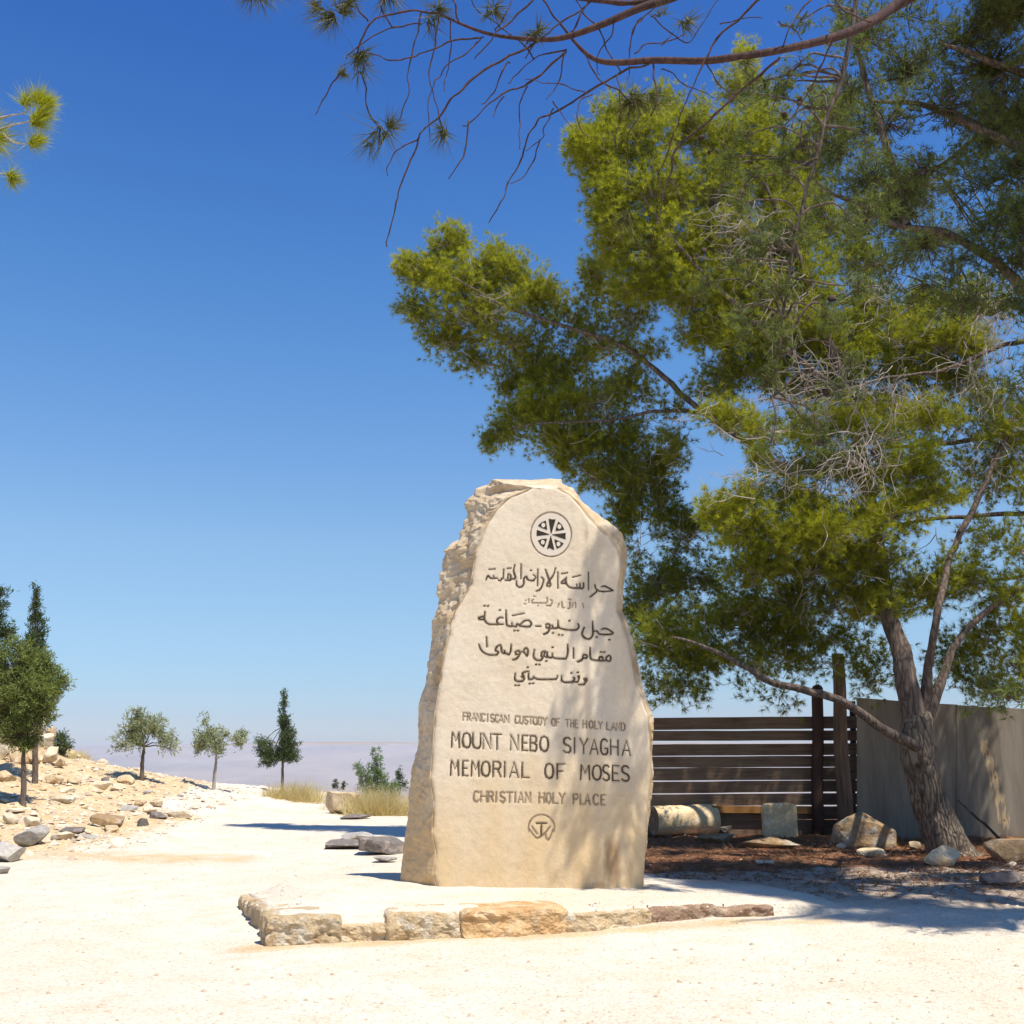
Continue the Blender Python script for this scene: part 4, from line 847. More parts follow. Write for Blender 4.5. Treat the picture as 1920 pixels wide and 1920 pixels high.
def crown(parent, lobes, seed, mat, twmat, kind='needle', per=120, ntuft=4, nn=12, length=.085, width=.0045, spread=.6, hole=-.35, hs=1.7, twr=.005, twigs=1.0, step=.07, name='crown', upb=.35, tb=.5):
    r = np.random.default_rng(seed); CC, DD, TT, TW, TR = [], [], [], [], []
    for lb in lobes:
        px_, py_, rx, ry, Y, rd, den = lb[:7]; tint0 = lb[7] if len(lb) > 7 else tb
        c = np.array(at(px_, py_, Y)); s = mpp(py_, Y); ax = np.array([rx * s, rd, ry * s])
        n = max(6, int(math.pi * ax[0] * ax[2] * per * den))
        u = unit(r.normal(size=(n, 3))); rad = r.random(n) ** .42 * np.where(r.random(n) < .12, 1.22, 1.0); P = c + u * ax * rad[:, None]
        P += np.stack([fbm(P * 1.9 + 5 * k, 2, 7 + k) for k in range(3)], 1) * np.minimum(ax, .35) * .5
        ok = fbm(P * hs, 3, seed + 50) > hole; P, u = P[ok], u[ok]
        out = unit(u / ax * ax.min() + np.array([0, 0, upb]) + r.normal(size=P.shape) * .25)
        for k in range(ntuft):
            CC.append(P - out * (k * step) + r.normal(size=P.shape) * step * .45); DD.append(unit(out + r.normal(size=P.shape) * .35))
            TT.append(tint0 + r.normal(size=len(P)) * .22)
        kk = r.random(len(P)) < twigs; Q = P[kk]; 
        if len(Q):
            st = c + (Q - c) * .12 + np.array([0, 0, -.25 * ax[2]]); m1 = st * .55 + Q * .45 + r.normal(size=Q.shape) * .05 + np.array([0, 0, -.04]); m2 = st * .2 + Q * .8 + r.normal(size=Q.shape) * .03
            TW.append(np.stack([st, m1, m2, Q], 1)); TR.append(np.tile(np.array([2.4, 1.7, 1.1, .6]) * twr, (len(Q), 1)))
    C, D, T_ = np.concatenate(CC), np.concatenate(DD), np.concatenate(TT)
    fn = tufts if kind == 'needle' else leaves
    V, Fc, A = fn(C, D, length, width, nn, spread, r, T_)
    o = meshobj(name, V, Fc, mat, parent, attrs={'tint': A}); tag(o, kind='stuff')
    if TW:
        V, Fc = tube_arrays(np.concatenate(TW), np.concatenate(TR), 3); tag(meshobj('twigs', V, Fc, twmat, parent), kind='stuff')
    return o
def atL(pts): return [at(*p) for p in pts]

# ------------------------------------------------------------------ the big pine (A)
g = ground(1782, 1606)
pineA = empty('pine_tree', (g.x, g.y, g.z), 'large yellow green pine leaning over the fence right of the memorial', 'tree')
Yt = g.y + .25
limb('trunk', atL([(1792, 1625, Yt), (1778, 1585, Yt), (1757, 1530, Yt), (1737, 1470, Yt), (1722, 1410, Yt), (1722, 1350, Yt), (1722, 1325, Yt)]), [.30, .235, .20, .185, .185, .17, .10], M['bark'], pineA, 22, 8, .05, 3)
LIM = [
    ([(1722, 1390, Yt), (1716, 1345, Yt), (1703, 1280, Yt), (1690, 1220, Yt + .1), (1665, 1150, Yt + .2), (1648, 1050, Yt + .3), (1625, 900, Yt + .4), (1585, 740, Yt + .5), (1540, 600, Yt + .5), (1490, 460, Yt + .4), (1430, 340, Yt + .2)], [.19, .175, .15, .135, .125, .11, .10, .09, .07, .05, .03]),
    ([(1728, 1385, Yt), (1728, 1335, Yt), (1740, 1270, Yt - .1), (1750, 1210, Yt - .2), (1762, 1130, Yt - .3), (1790, 1020, Yt - .2), (1850, 900, Yt), (1900, 780, Yt + .2)], [.12, .10, .065, .055, .05, .045, .04, .035]),
    ([(1728, 1385, Yt), (1740, 1335, Yt), (1766, 1270, Yt + .1), (1782, 1220, Yt + .2), (1830, 1160, Yt + .2), (1900, 1110, Yt + .1), (1990, 1060, Yt)], [.11, .095, .065, .052, .042, .035, .025]),
    ([(1722, 1400, Yt - .1), (1690, 1387, Yt - .3), (1640, 1356, Yt - .5), (1600, 1328, Yt - .6), (1560, 1305, Yt - .7), (1500, 1291, Yt - .7), (1440, 1276, Yt - .6), (1395, 1248, Yt - .5), (1330, 1218, Yt - .4), (1260, 1195, Yt - .2)], [.085, .065, .06, .055, .052, .048, .042, .035, .025, .012]),
    ([(1650, 1080, Yt + .3), (1560, 980, Yt + .6), (1470, 880, Yt + .9), (1400, 830, Yt + 1.1), (1320, 775, Yt + 1.2), (1245, 705, Yt + 1.3), (1160, 645, Yt + 1.4), (1050, 610, Yt + 1.4), (940, 570, Yt + 1.4), (850, 520, Yt + 1.3)], [.10, .085, .08, .075, .07, .065, .055, .045, .035, .015]),
    ([(1320, 775, Yt + 1.2), (1230, 770, Yt + 1.2), (1130, 790, Yt + 1.2), (1030, 790, Yt + 1.2), (960, 800, Yt + 1.2)], [.05, .04, .03, .02, .01]),
    ([(1585, 740, Yt + .5), (1480, 660, Yt + .3), (1380, 570, Yt + .2), (1280, 470, Yt + .1), (1200, 360, Yt)], [.08, .06, .05, .04, .02]),
    ([(1540, 600, Yt + .5), (1440, 500, Yt + .4), (1340, 380, Yt + .3), (1240, 260, Yt + .3)], [.06, .045, .03, .015]),
    ([(1925, 545, 12.2), (1860, 485, 12.2), (1790, 447, 12.3), (1700, 425, 12.4), (1600, 380, 12.5), (1520, 350, 12.6)], [.085, .075, .065, .055, .04, .02]),
    ([(1930, 812, 12.4), (1860, 818, 12.3), (1780, 830, 12.2), (1690, 840, 12.0), (1560, 850, 11.8)], [.07, .06, .045, .035, .015]),
    ([(1940, 962, 12.2), (1850, 965, 12.0), (1760, 972, 11.9), (1650, 985, 11.8), (1520, 1000, 11.6)], [.055, .045, .04, .025, .01]),
    ([(1930, 640, 12.3), (1870, 650, 12.2), (1780, 690, 12.0), (1690, 705, 11.8), (1560, 735, 11.6), (1440, 765, 11.5)], [.06, .05, .04, .03, .02, .01]),
    ([(1940, 1075, 12.6), (1850, 1090, 12.5), (1760, 1115, 12.4), (1660, 1120, 12.4)], [.04, .03, .02, .01])]
for i, (pts, rr_) in enumerate(LIM): limb('limb', atL([(x, y, Y_ + .45 * max(0., min(1., (1180 - y) / 200))) for x, y, Y_ in pts]), [q_ * (.62 if i > 3 else .85) for q_ in rr_], M['limb'], pineA, 8, 5, .04, 20 + i)
# second trunk beyond the frame carries the limbs that come in from the right
limb('trunk', atL([(2100, 1640, 13.3), (2090, 1480, 13.2), (2070, 1380, 13.0), (2040, 1200, 12.8), (2020, 1000, 12.7), (2010, 800, 12.5), (1990, 600, 12.3), (1960, 400, 12.2), (1950, 250, 12.2)]), [.2, .17, .15, .14, .13, .12, .10, .07, .04], M['bark'], pineA, 14, 6, .05, 8)
B_, K_ = .85, .25
lobA = [  # px, py, rx, ry, distance, depth radius, density, tint
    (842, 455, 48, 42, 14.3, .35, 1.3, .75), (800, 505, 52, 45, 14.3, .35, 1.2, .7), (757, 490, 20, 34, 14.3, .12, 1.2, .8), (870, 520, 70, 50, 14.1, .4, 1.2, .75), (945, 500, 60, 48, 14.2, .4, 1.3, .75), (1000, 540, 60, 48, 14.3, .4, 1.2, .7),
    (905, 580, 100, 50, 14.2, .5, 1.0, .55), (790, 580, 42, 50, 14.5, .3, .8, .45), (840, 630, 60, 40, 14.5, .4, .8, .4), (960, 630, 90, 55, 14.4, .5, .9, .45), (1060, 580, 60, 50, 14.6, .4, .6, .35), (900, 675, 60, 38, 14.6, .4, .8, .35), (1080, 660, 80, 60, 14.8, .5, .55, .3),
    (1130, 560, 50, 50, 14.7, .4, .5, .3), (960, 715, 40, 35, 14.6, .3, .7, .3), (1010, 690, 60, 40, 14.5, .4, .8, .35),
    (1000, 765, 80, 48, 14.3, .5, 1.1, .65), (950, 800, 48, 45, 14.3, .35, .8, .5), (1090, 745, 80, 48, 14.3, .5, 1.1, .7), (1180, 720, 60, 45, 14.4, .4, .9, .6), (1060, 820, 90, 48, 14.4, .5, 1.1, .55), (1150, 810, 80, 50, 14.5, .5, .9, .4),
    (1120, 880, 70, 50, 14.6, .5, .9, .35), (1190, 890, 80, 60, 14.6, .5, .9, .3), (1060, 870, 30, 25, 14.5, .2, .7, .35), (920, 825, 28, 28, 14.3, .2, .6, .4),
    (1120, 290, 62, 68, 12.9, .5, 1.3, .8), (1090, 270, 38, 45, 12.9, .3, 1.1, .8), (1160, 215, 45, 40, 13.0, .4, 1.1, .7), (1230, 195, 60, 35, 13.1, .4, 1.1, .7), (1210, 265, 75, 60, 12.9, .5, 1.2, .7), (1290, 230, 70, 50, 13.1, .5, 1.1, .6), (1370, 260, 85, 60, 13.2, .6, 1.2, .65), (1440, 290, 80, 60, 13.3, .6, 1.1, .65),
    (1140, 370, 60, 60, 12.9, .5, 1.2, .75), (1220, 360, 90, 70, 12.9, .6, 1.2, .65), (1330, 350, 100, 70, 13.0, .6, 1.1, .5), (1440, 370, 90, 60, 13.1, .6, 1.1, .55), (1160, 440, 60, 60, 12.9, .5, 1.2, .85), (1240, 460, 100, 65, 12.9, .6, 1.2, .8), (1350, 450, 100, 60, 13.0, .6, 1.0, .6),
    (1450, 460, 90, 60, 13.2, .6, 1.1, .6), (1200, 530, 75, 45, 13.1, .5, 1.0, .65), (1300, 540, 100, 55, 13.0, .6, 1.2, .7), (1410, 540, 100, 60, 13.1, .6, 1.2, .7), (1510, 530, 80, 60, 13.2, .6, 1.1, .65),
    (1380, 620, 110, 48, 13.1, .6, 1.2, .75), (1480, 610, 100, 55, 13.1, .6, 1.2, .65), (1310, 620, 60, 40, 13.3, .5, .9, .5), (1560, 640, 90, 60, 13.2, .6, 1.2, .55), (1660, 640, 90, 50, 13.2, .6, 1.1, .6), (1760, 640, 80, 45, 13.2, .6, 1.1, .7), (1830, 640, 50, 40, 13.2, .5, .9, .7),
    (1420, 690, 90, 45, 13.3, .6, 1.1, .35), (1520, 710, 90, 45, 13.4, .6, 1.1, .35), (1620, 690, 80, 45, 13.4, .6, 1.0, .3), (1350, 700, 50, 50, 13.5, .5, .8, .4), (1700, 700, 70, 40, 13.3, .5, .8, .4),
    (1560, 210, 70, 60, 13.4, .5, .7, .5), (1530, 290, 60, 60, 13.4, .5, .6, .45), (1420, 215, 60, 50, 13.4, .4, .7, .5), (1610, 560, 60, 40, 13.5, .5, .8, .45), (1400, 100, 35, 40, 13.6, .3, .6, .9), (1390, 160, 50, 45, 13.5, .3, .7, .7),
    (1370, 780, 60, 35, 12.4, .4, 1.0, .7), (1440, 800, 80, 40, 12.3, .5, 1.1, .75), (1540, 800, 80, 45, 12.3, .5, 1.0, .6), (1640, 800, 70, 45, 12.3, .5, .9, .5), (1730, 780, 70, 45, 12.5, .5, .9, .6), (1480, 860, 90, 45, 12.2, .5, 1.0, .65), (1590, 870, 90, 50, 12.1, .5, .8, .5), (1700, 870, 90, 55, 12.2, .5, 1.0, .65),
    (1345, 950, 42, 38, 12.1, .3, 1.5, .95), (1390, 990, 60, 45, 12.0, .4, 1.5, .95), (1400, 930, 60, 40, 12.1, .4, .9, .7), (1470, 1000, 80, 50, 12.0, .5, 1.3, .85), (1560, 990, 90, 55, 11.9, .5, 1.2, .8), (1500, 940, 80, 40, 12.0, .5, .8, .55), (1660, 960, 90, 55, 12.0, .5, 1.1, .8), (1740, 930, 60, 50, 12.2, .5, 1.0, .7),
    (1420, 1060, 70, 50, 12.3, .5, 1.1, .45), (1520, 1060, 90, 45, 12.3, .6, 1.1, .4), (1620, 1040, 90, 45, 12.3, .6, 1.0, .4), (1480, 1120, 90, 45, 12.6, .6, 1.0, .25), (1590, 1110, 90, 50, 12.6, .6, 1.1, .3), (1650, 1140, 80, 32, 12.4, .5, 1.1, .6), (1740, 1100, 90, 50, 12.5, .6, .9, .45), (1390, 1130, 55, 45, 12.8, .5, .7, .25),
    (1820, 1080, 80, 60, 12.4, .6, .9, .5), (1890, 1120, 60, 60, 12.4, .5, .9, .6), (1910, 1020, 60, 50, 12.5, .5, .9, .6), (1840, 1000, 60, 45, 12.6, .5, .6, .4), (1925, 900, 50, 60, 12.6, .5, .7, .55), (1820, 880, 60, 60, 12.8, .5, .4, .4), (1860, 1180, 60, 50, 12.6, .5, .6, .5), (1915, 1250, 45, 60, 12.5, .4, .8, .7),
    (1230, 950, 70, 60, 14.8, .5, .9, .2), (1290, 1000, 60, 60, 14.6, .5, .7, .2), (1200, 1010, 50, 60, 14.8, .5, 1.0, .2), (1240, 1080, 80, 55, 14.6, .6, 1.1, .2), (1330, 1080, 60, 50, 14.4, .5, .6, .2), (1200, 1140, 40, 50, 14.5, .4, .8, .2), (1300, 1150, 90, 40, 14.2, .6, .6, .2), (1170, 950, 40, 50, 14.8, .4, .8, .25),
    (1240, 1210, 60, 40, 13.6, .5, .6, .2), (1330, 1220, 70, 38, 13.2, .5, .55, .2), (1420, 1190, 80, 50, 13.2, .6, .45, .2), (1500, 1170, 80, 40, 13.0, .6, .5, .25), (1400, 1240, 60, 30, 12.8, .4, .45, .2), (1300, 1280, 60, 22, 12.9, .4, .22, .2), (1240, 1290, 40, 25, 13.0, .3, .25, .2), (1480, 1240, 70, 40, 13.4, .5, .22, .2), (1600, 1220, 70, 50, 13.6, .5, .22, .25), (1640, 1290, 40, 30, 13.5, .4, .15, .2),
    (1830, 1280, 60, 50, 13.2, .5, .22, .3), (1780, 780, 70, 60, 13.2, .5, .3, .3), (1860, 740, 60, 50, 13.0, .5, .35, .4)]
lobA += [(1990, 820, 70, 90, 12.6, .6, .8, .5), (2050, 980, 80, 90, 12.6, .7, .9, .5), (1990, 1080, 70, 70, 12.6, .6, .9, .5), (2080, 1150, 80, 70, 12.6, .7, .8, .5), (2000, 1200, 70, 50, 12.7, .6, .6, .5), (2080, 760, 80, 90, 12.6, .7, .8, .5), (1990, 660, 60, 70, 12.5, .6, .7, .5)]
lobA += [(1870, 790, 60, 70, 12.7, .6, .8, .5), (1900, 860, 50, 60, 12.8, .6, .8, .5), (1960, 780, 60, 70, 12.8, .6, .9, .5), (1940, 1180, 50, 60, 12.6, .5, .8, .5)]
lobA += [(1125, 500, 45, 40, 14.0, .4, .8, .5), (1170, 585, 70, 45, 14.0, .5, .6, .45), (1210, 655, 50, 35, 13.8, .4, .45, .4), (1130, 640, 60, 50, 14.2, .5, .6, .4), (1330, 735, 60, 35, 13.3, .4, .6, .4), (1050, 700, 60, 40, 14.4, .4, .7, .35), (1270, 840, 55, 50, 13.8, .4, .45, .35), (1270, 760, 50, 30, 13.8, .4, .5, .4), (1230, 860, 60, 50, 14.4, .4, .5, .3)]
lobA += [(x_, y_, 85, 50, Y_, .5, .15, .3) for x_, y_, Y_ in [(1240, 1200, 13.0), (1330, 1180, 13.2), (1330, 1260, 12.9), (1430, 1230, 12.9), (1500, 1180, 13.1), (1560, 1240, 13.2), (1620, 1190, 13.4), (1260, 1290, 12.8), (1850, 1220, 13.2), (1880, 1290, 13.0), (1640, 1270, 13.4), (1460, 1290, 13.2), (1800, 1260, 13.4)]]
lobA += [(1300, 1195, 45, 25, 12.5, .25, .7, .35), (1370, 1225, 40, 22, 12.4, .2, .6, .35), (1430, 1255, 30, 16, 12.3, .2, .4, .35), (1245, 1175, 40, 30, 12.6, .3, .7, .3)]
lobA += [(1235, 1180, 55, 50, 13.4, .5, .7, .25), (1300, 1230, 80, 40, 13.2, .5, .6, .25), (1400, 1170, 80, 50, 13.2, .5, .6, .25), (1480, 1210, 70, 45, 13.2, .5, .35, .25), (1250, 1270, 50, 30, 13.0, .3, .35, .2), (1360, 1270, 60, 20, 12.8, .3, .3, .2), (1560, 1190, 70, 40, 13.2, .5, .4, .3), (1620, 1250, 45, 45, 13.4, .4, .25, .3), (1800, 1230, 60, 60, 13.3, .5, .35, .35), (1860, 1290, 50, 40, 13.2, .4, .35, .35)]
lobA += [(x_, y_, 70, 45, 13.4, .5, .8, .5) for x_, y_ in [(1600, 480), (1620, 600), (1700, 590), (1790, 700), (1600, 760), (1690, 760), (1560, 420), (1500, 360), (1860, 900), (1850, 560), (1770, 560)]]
lobA = [(a, b_, c_ * 1.0, d * 1.02, e - .25, f, g_ * (.5 if 1780 < a < 1970 and 820 < b_ < 1160 else 1), h) for a, b_, c_, d, e, f, g_, h in lobA]
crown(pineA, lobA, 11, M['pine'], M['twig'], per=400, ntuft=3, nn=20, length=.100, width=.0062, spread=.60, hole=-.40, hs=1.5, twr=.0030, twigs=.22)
# bare grey sprays
def sprays(parent, specs, seed, mat, name='dead_twigs'):
    r = np.random.default_rng(seed); P, R = [], []
    for (px_, py_, Y, n, Lg, dirx, dirz) in specs:
        c = np.array(at(px_, py_, Y))
        for k in range(int(n * 1.35)):
            st = c + r.normal(size=3) * .18; d = unit(np.array([dirx, r.normal() * .4, dirz]) + r.normal(size=3) * .45); q = [st]
            for j in range(5):
                d = unit(d + r.normal(size=3) * .38 + np.array([0, 0, -.05])); q.append(q[-1] + d * Lg * r.uniform(.14, .26))
            P.append(q); R.append(np.array([1.9, 1.6, 1.3, 1.0, .8, .5]) * .0034)
            for z in (2, 3):
                if r.random() < .8:
                    d2 = unit(d + r.normal(size=3) * .9); q2 = [q[z]]
                    for j in range(5): d2 = unit(d2 + r.normal(size=3) * .35); q2.append(q2[-1] + d2 * Lg * .1)
                    P.append(q2); R.append(np.array([1.2, 1.0, .9, .7, .5, .4]) * .003)
    V, Fc = tube_arrays(np.array(P), np.array(R), 4); tag(meshobj(name, V, Fc, mat, parent), kind='stuff')
sprays(pineA, [(1400, 430, 12.2, 26, .6, -.8, -.1), (1450, 470, 12.2, 22, .6, -.6, -.6), (1480, 560, 12.2, 16, .5, -.5, -.6), (1520, 740, 11.7, 24, .7, -1, .0), (1590, 720, 11.6, 24, .6, -.5, -.6), (1690, 710, 11.6, 24, .6, -.3, -1), (1600, 860, 11.4, 26, .65, -.2, -1),
               (1620, 820, 11.4, 22, .6, -.6, -.6), (1440, 900, 11.6, 24, .6, -1, -.1), (1520, 880, 11.5, 14, .6, -.7, -.5), (1850, 560, 12.2, 24, .6, 0, -1), (1880, 620, 12.2, 24, .6, 0, -1), (1700, 1040, 12.0, 18, .5, -.3, -.9), (1830, 700, 12.4, 20, .7, 0, -1), (1860, 820, 12.4, 18, .7, .1, -1),
               (1660, 560, 12.4, 14, .5, -.5, -.5), (1370, 800, 12.0, 12, .4, -.8, .2), (1560, 1100, 12.1, 14, .5, 0, -1), (1640, 560, 13.0, 12, .5, -.5, -.4), (1250, 820, 14.0, 16, .5, -.8, -.2), (960, 560, 13.8, 14, .4, -.7, -.2), (1140, 760, 14.0, 14, .4, -.8, 0.)], 5, M['twig'])
# cones: countable, share one mesh
def cone_mesh():
    bm = bmesh.new(); bmesh.ops.create_icosphere(bm, subdivisions=2, radius=1)
    for v in bm.verts: v.co *= .85 + .2 * ((v.index * 7) % 3) / 2; v.co.z *= 1.5
    bmesh.ops.scale(bm, verts=bm.verts, vec=(.034, .034, .034)); me = bpy.data.meshes.new('cone'); bm.to_mesh(me); bm.free(); me.materials.append(M['cone']); return me
cm = cone_mesh(); rc = random.Random(3)
for (px_, py_, Y) in [(1315, 258, 12.3), (1330, 285, 12.3), (1345, 283, 12.3), (1417, 315, 12.4), (1400, 350, 12.4), (1390, 362, 12.4), (1265, 300, 12.3), (1480, 160, 12.9), (1500, 190, 12.9), (1520, 165, 12.9), (1545, 175, 12.9), (1470, 215, 12.9), (1590, 250, 12.9), (1320, 470, 12.3), (1305, 480, 12.3), (1435, 450, 12.2),
                      (1450, 470, 12.2), (1550, 735, 11.6), (1538, 830, 11.5), (1640, 850, 11.4), (1620, 870, 11.4), (1430, 530, 12.3), (1700, 480, 12.2), (1630, 290, 12.6), (1560, 560, 12.4)]:
    o = bpy.data.objects.new('cone', cm); COL.objects.link(o); o.parent = pineA; o.location = at(px_, py_, Y) - Vector(pineA.location); o.rotation_euler = (rc.uniform(0, 3), rc.uniform(0, 3), 0)
    sc_ = rc.uniform(.9, 1.5); o.scale = (sc_, sc_, sc_)
# thin leaning stick by the sheets
q0 = ground(1890, 1590)
o = empty('fallen_stick', (q0.x, q0.y, q0.z), 'thin dead stick leaning against the metal sheets right of the trunk', 'stick')
limb('stick', [at(1890, 1586, 13.6), at(1845, 1545, 13.7), at(1812, 1515, 13.8), at(1795, 1500, 13.9)], [.022, .018, .015, .008], M['limb'], o, 6, 4, .02, 4)

# ------------------------------------------------------------------ overhead pine (B), its trunk stands off to the right
pineN = empty('pine_tree', (4.3, 1.3, 0), 'nearest pine whose dark bare branches hang across the top of the view', 'tree')
limb('trunk', [(4.3, 1.3, -.1), (4.25, 1.3, 1.5), (4.2, 1.35, 3.2), (4.1, 1.4, 5.0), (4.0, 1.4, 6.2)], [.24, .2, .18, .15, .08], M['bark'], pineN, 14, 6, .06, 30)
pineB = empty('pine_tree', (6.6, 5.6, 0), 'blue green pine filling the upper right corner and shading the gravel', 'tree')
limb('trunk', [(6.6, 5.6, -.1), (6.5, 5.5, 1.5), (6.3, 5.4, 3.2), (6.0, 5.3, 5.0), (5.7, 5.4, 6.6), (5.4, 5.6, 8.0), (5.1, 5.9, 9.4)], [.28, .23, .2, .17, .13, .10, .05], M['bark'], pineB, 14, 6, .06, 31)
YN = 2.4
m2 = [(1051, 45, YN), (1096, 98, YN), (1140, 117, YN), (1227, 113, YN), (1321, 114, YN), (1391, 105, YN), (1467, 93, YN + .05), (1563, 70, YN + .1), (1633, 41, YN + .2), (1692, 3, YN + .3), (1800, -50, YN + .25), (2000, -90, YN + .3)]
q = atL(m2) + [Vector((3.3, 2.2, 4.3)), Vector((4.15, 1.4, 4.0))]
limb('limb', q, [.003, .0055, .0075, .009, .0095, .010, .011, .013, .015, .018, .022, .03, .06, .09], M['redlimb'], pineN, 8, 5, .0, 41)
m1 = [(818, 24, YN), (907, 61, YN), (989, 73, YN), (1054, 71, YN), (1131, 45, YN), (1200, 15, YN), (1262, -6, YN + .05), (1400, -60, YN + .2), (1650, -110, YN + .5)]
limb('limb', atL(m1) + [Vector((3.0, 2.0, 4.7)), Vector((4.1, 1.4, 4.9))], [.003, .0045, .0058, .007, .009, .0105, .0125, .016, .022, .045, .08], M['redlimb'], pineN, 8, 5, .0, 42)
limb('limb', atL([(1020, -14, YN + .05), (1110, 0, YN), (1180, 6, YN), (1262, -6, YN + .05)]), [.004, .006, .0075, .010], M['redlimb'], pineN, 7, 4, .0, 43)
NB = ['1429,-5 1350,67 1321,117 1292,181 1262,248 5.5 2', '1461,108 1408,152 1321,233 1262,286 1251,338 1227,414 1216,484 6 1.6', '1251,338 1270,370 1290,395 3 1.2', '1216,120 1163,137 1102,175 1038,210 1005,227 981,284 956,345 936,385 916,418 5 2',
 '1038,203 1020,240 1012,262 985,284 3 1.6', '1012,262 1000,300 975,335 958,345 3 1.4', '1062,97 989,158 940,182 903,207 867,236 5 2', '878,228 871,284 858,308 842,335 3.4 2', '1009,77 907,134 847,183 814,227 786,256 5 3', '786,256 757,317 741,390 725,463 3.6 2', '786,256 755,272 737,292 727,330 3 1.6',
 '899,71 818,85 770,108 737,112 700,104 676,100 3.6 2', '818,24 765,24 704,41 680,75 672,100 4.5 3', '790,45 740,50 690,70 650,110 3.6 2.4', '680,134 690,160 690,195 705,225 716,240 3.6 2.4', '790,24 777,81 765,162 745,227 3.2 1.8', '818,24 814,89 806,134 816,183 830,240 3.4 2', '847,37 845,81 838,130 834,171 3.2 1.6',
 '989,162 977,200 975,240 977,280 3.2 1.8', '643,134 623,154 605,185 591,215 3.6 1.8', '1058,97 1020,100 989,118 965,140 952,157 3.6 1.6', '907,69 880,95 847,118 830,140 818,162 802,203 806,264 3.2 1.6', '956,118 940,145 928,170 903,195 3.4 2', '1058,97 1050,140 1037,171 1025,187 3.2 1.8', '1037,190 1050,215 1075,240 3 1.4',
 '1000,0 960,35 925,70 890,110 4 2.2', '1110,0 1060,40 1015,75 985,110 4 2.4', '1070,60 1092,20 1110,-10 3.4 3', '1051,45 1020,10 1010,-12 3.6 3', '1240,0 1215,30 1190,60 1180,100 3.2 2', '1150,40 1140,70 1120,110 1125,140 3.2 2', '1100,98 1130,150 1165,180 1190,195 3.4 2.4', '1227,113 1225,150 1230,190 1222,215 4 2.6',
 '1161,137 1158,180 1162,230 1155,270 3 1.4', '1110,175 1085,195 1083,225 1100,265 3 1.4', '1208,30 1185,60 1182,110 1175,150 3 1.6', '1220,30 1260,60 1290,75 1320,40 1350,0 3 1.6', '1240,85 1270,70 1285,60 2.6 1.6', '1190,100 1215,85 1250,75 1262,60 3 1.8', '1530,-10 1500,20 1480,60 1470,85 3.6 2.4',
 '1563,70 1545,115 1525,160 1500,200 1485,240 4.2 2.2', '1633,41 1590,20 1565,0 4 3', '1460,40 1490,55 1505,75 3 1.8', '1350,45 1390,38 1430,35 3 1.4', '1321,114 1350,160 1380,180 1400,205 3 1.2', '1240,130 1270,150 1300,170 1340,182 3 1.4', '930,60 950,30 960,0 3.4 2.4', '860,40 850,10 840,-12 3.6 3', '735,50 720,25 705,-10 3.4 2.6', '690,40 672,20 665,-10 3.4 2.6',
 '1102,175 1060,160 1020,158 985,150 2.8 1.4', '945,180 930,200 925,220 2.8 1.4', '1163,137 1150,110 1120,60 1090,20 1075,-10 3.2 2.4', '1000,110 980,80 940,50 900,20 880,-10 3 2.2', '1200,215 1180,250 1178,300 1180,350 2.8 1.2', '1262,248 1245,290 1235,330 1240,360 3 1.3']
rb = np.random.default_rng(8)
for i, s in enumerate(NB):
    t = s.split(); pts = [tuple(map(float, a.split(','))) for a in t[:-2]]; w0, w1 = float(t[-2]), float(t[-1]); dy = rb.uniform(-.08, .15)
    P3 = [at(x, y, YN + .6 * dy * min(1, j / 2) + .01 * math.sin(j * 2 + i)) for j, (x, y) in enumerate(pts)]
    s_ = mpp(200, YN) / 2; limb('branch', P3, [w0 * s_, (w0 + w1) / 2 * s_, w1 * s_], M['redlimb'], pineN, 5, 7, .014, 60 + i)
def near_tufts(parent, specs, seed, mat, width=.0022):
    r = np.random.default_rng(seed); allV, allF, allA, o = [], [], [], 0
    for (px_, py_, rad, n, dx, dz, Y, tint) in specs:
        c = np.array(at(px_, py_, Y)); s = mpp(py_, Y); Lg = rad * s
        C = np.tile(c, (max(2, n // 9), 1)) + r.normal(size=(max(2, n // 9), 3)) * Lg * .10; D = unit(np.array([[dx, -.05, dz]]) + r.normal(size=C.shape) * .25)
        V, Fc, A = tufts(C, D, Lg * 1.1, width, 14, .62, r, np.full(len(C), tint)); allV.append(V); allF.append(Fc + o); allA.append(A); o += len(V)
    return tag(meshobj('needle_tufts', np.concatenate(allV), np.concatenate(allF), mat, parent, attrs={'tint': np.concatenate(allA)}), kind='stuff')
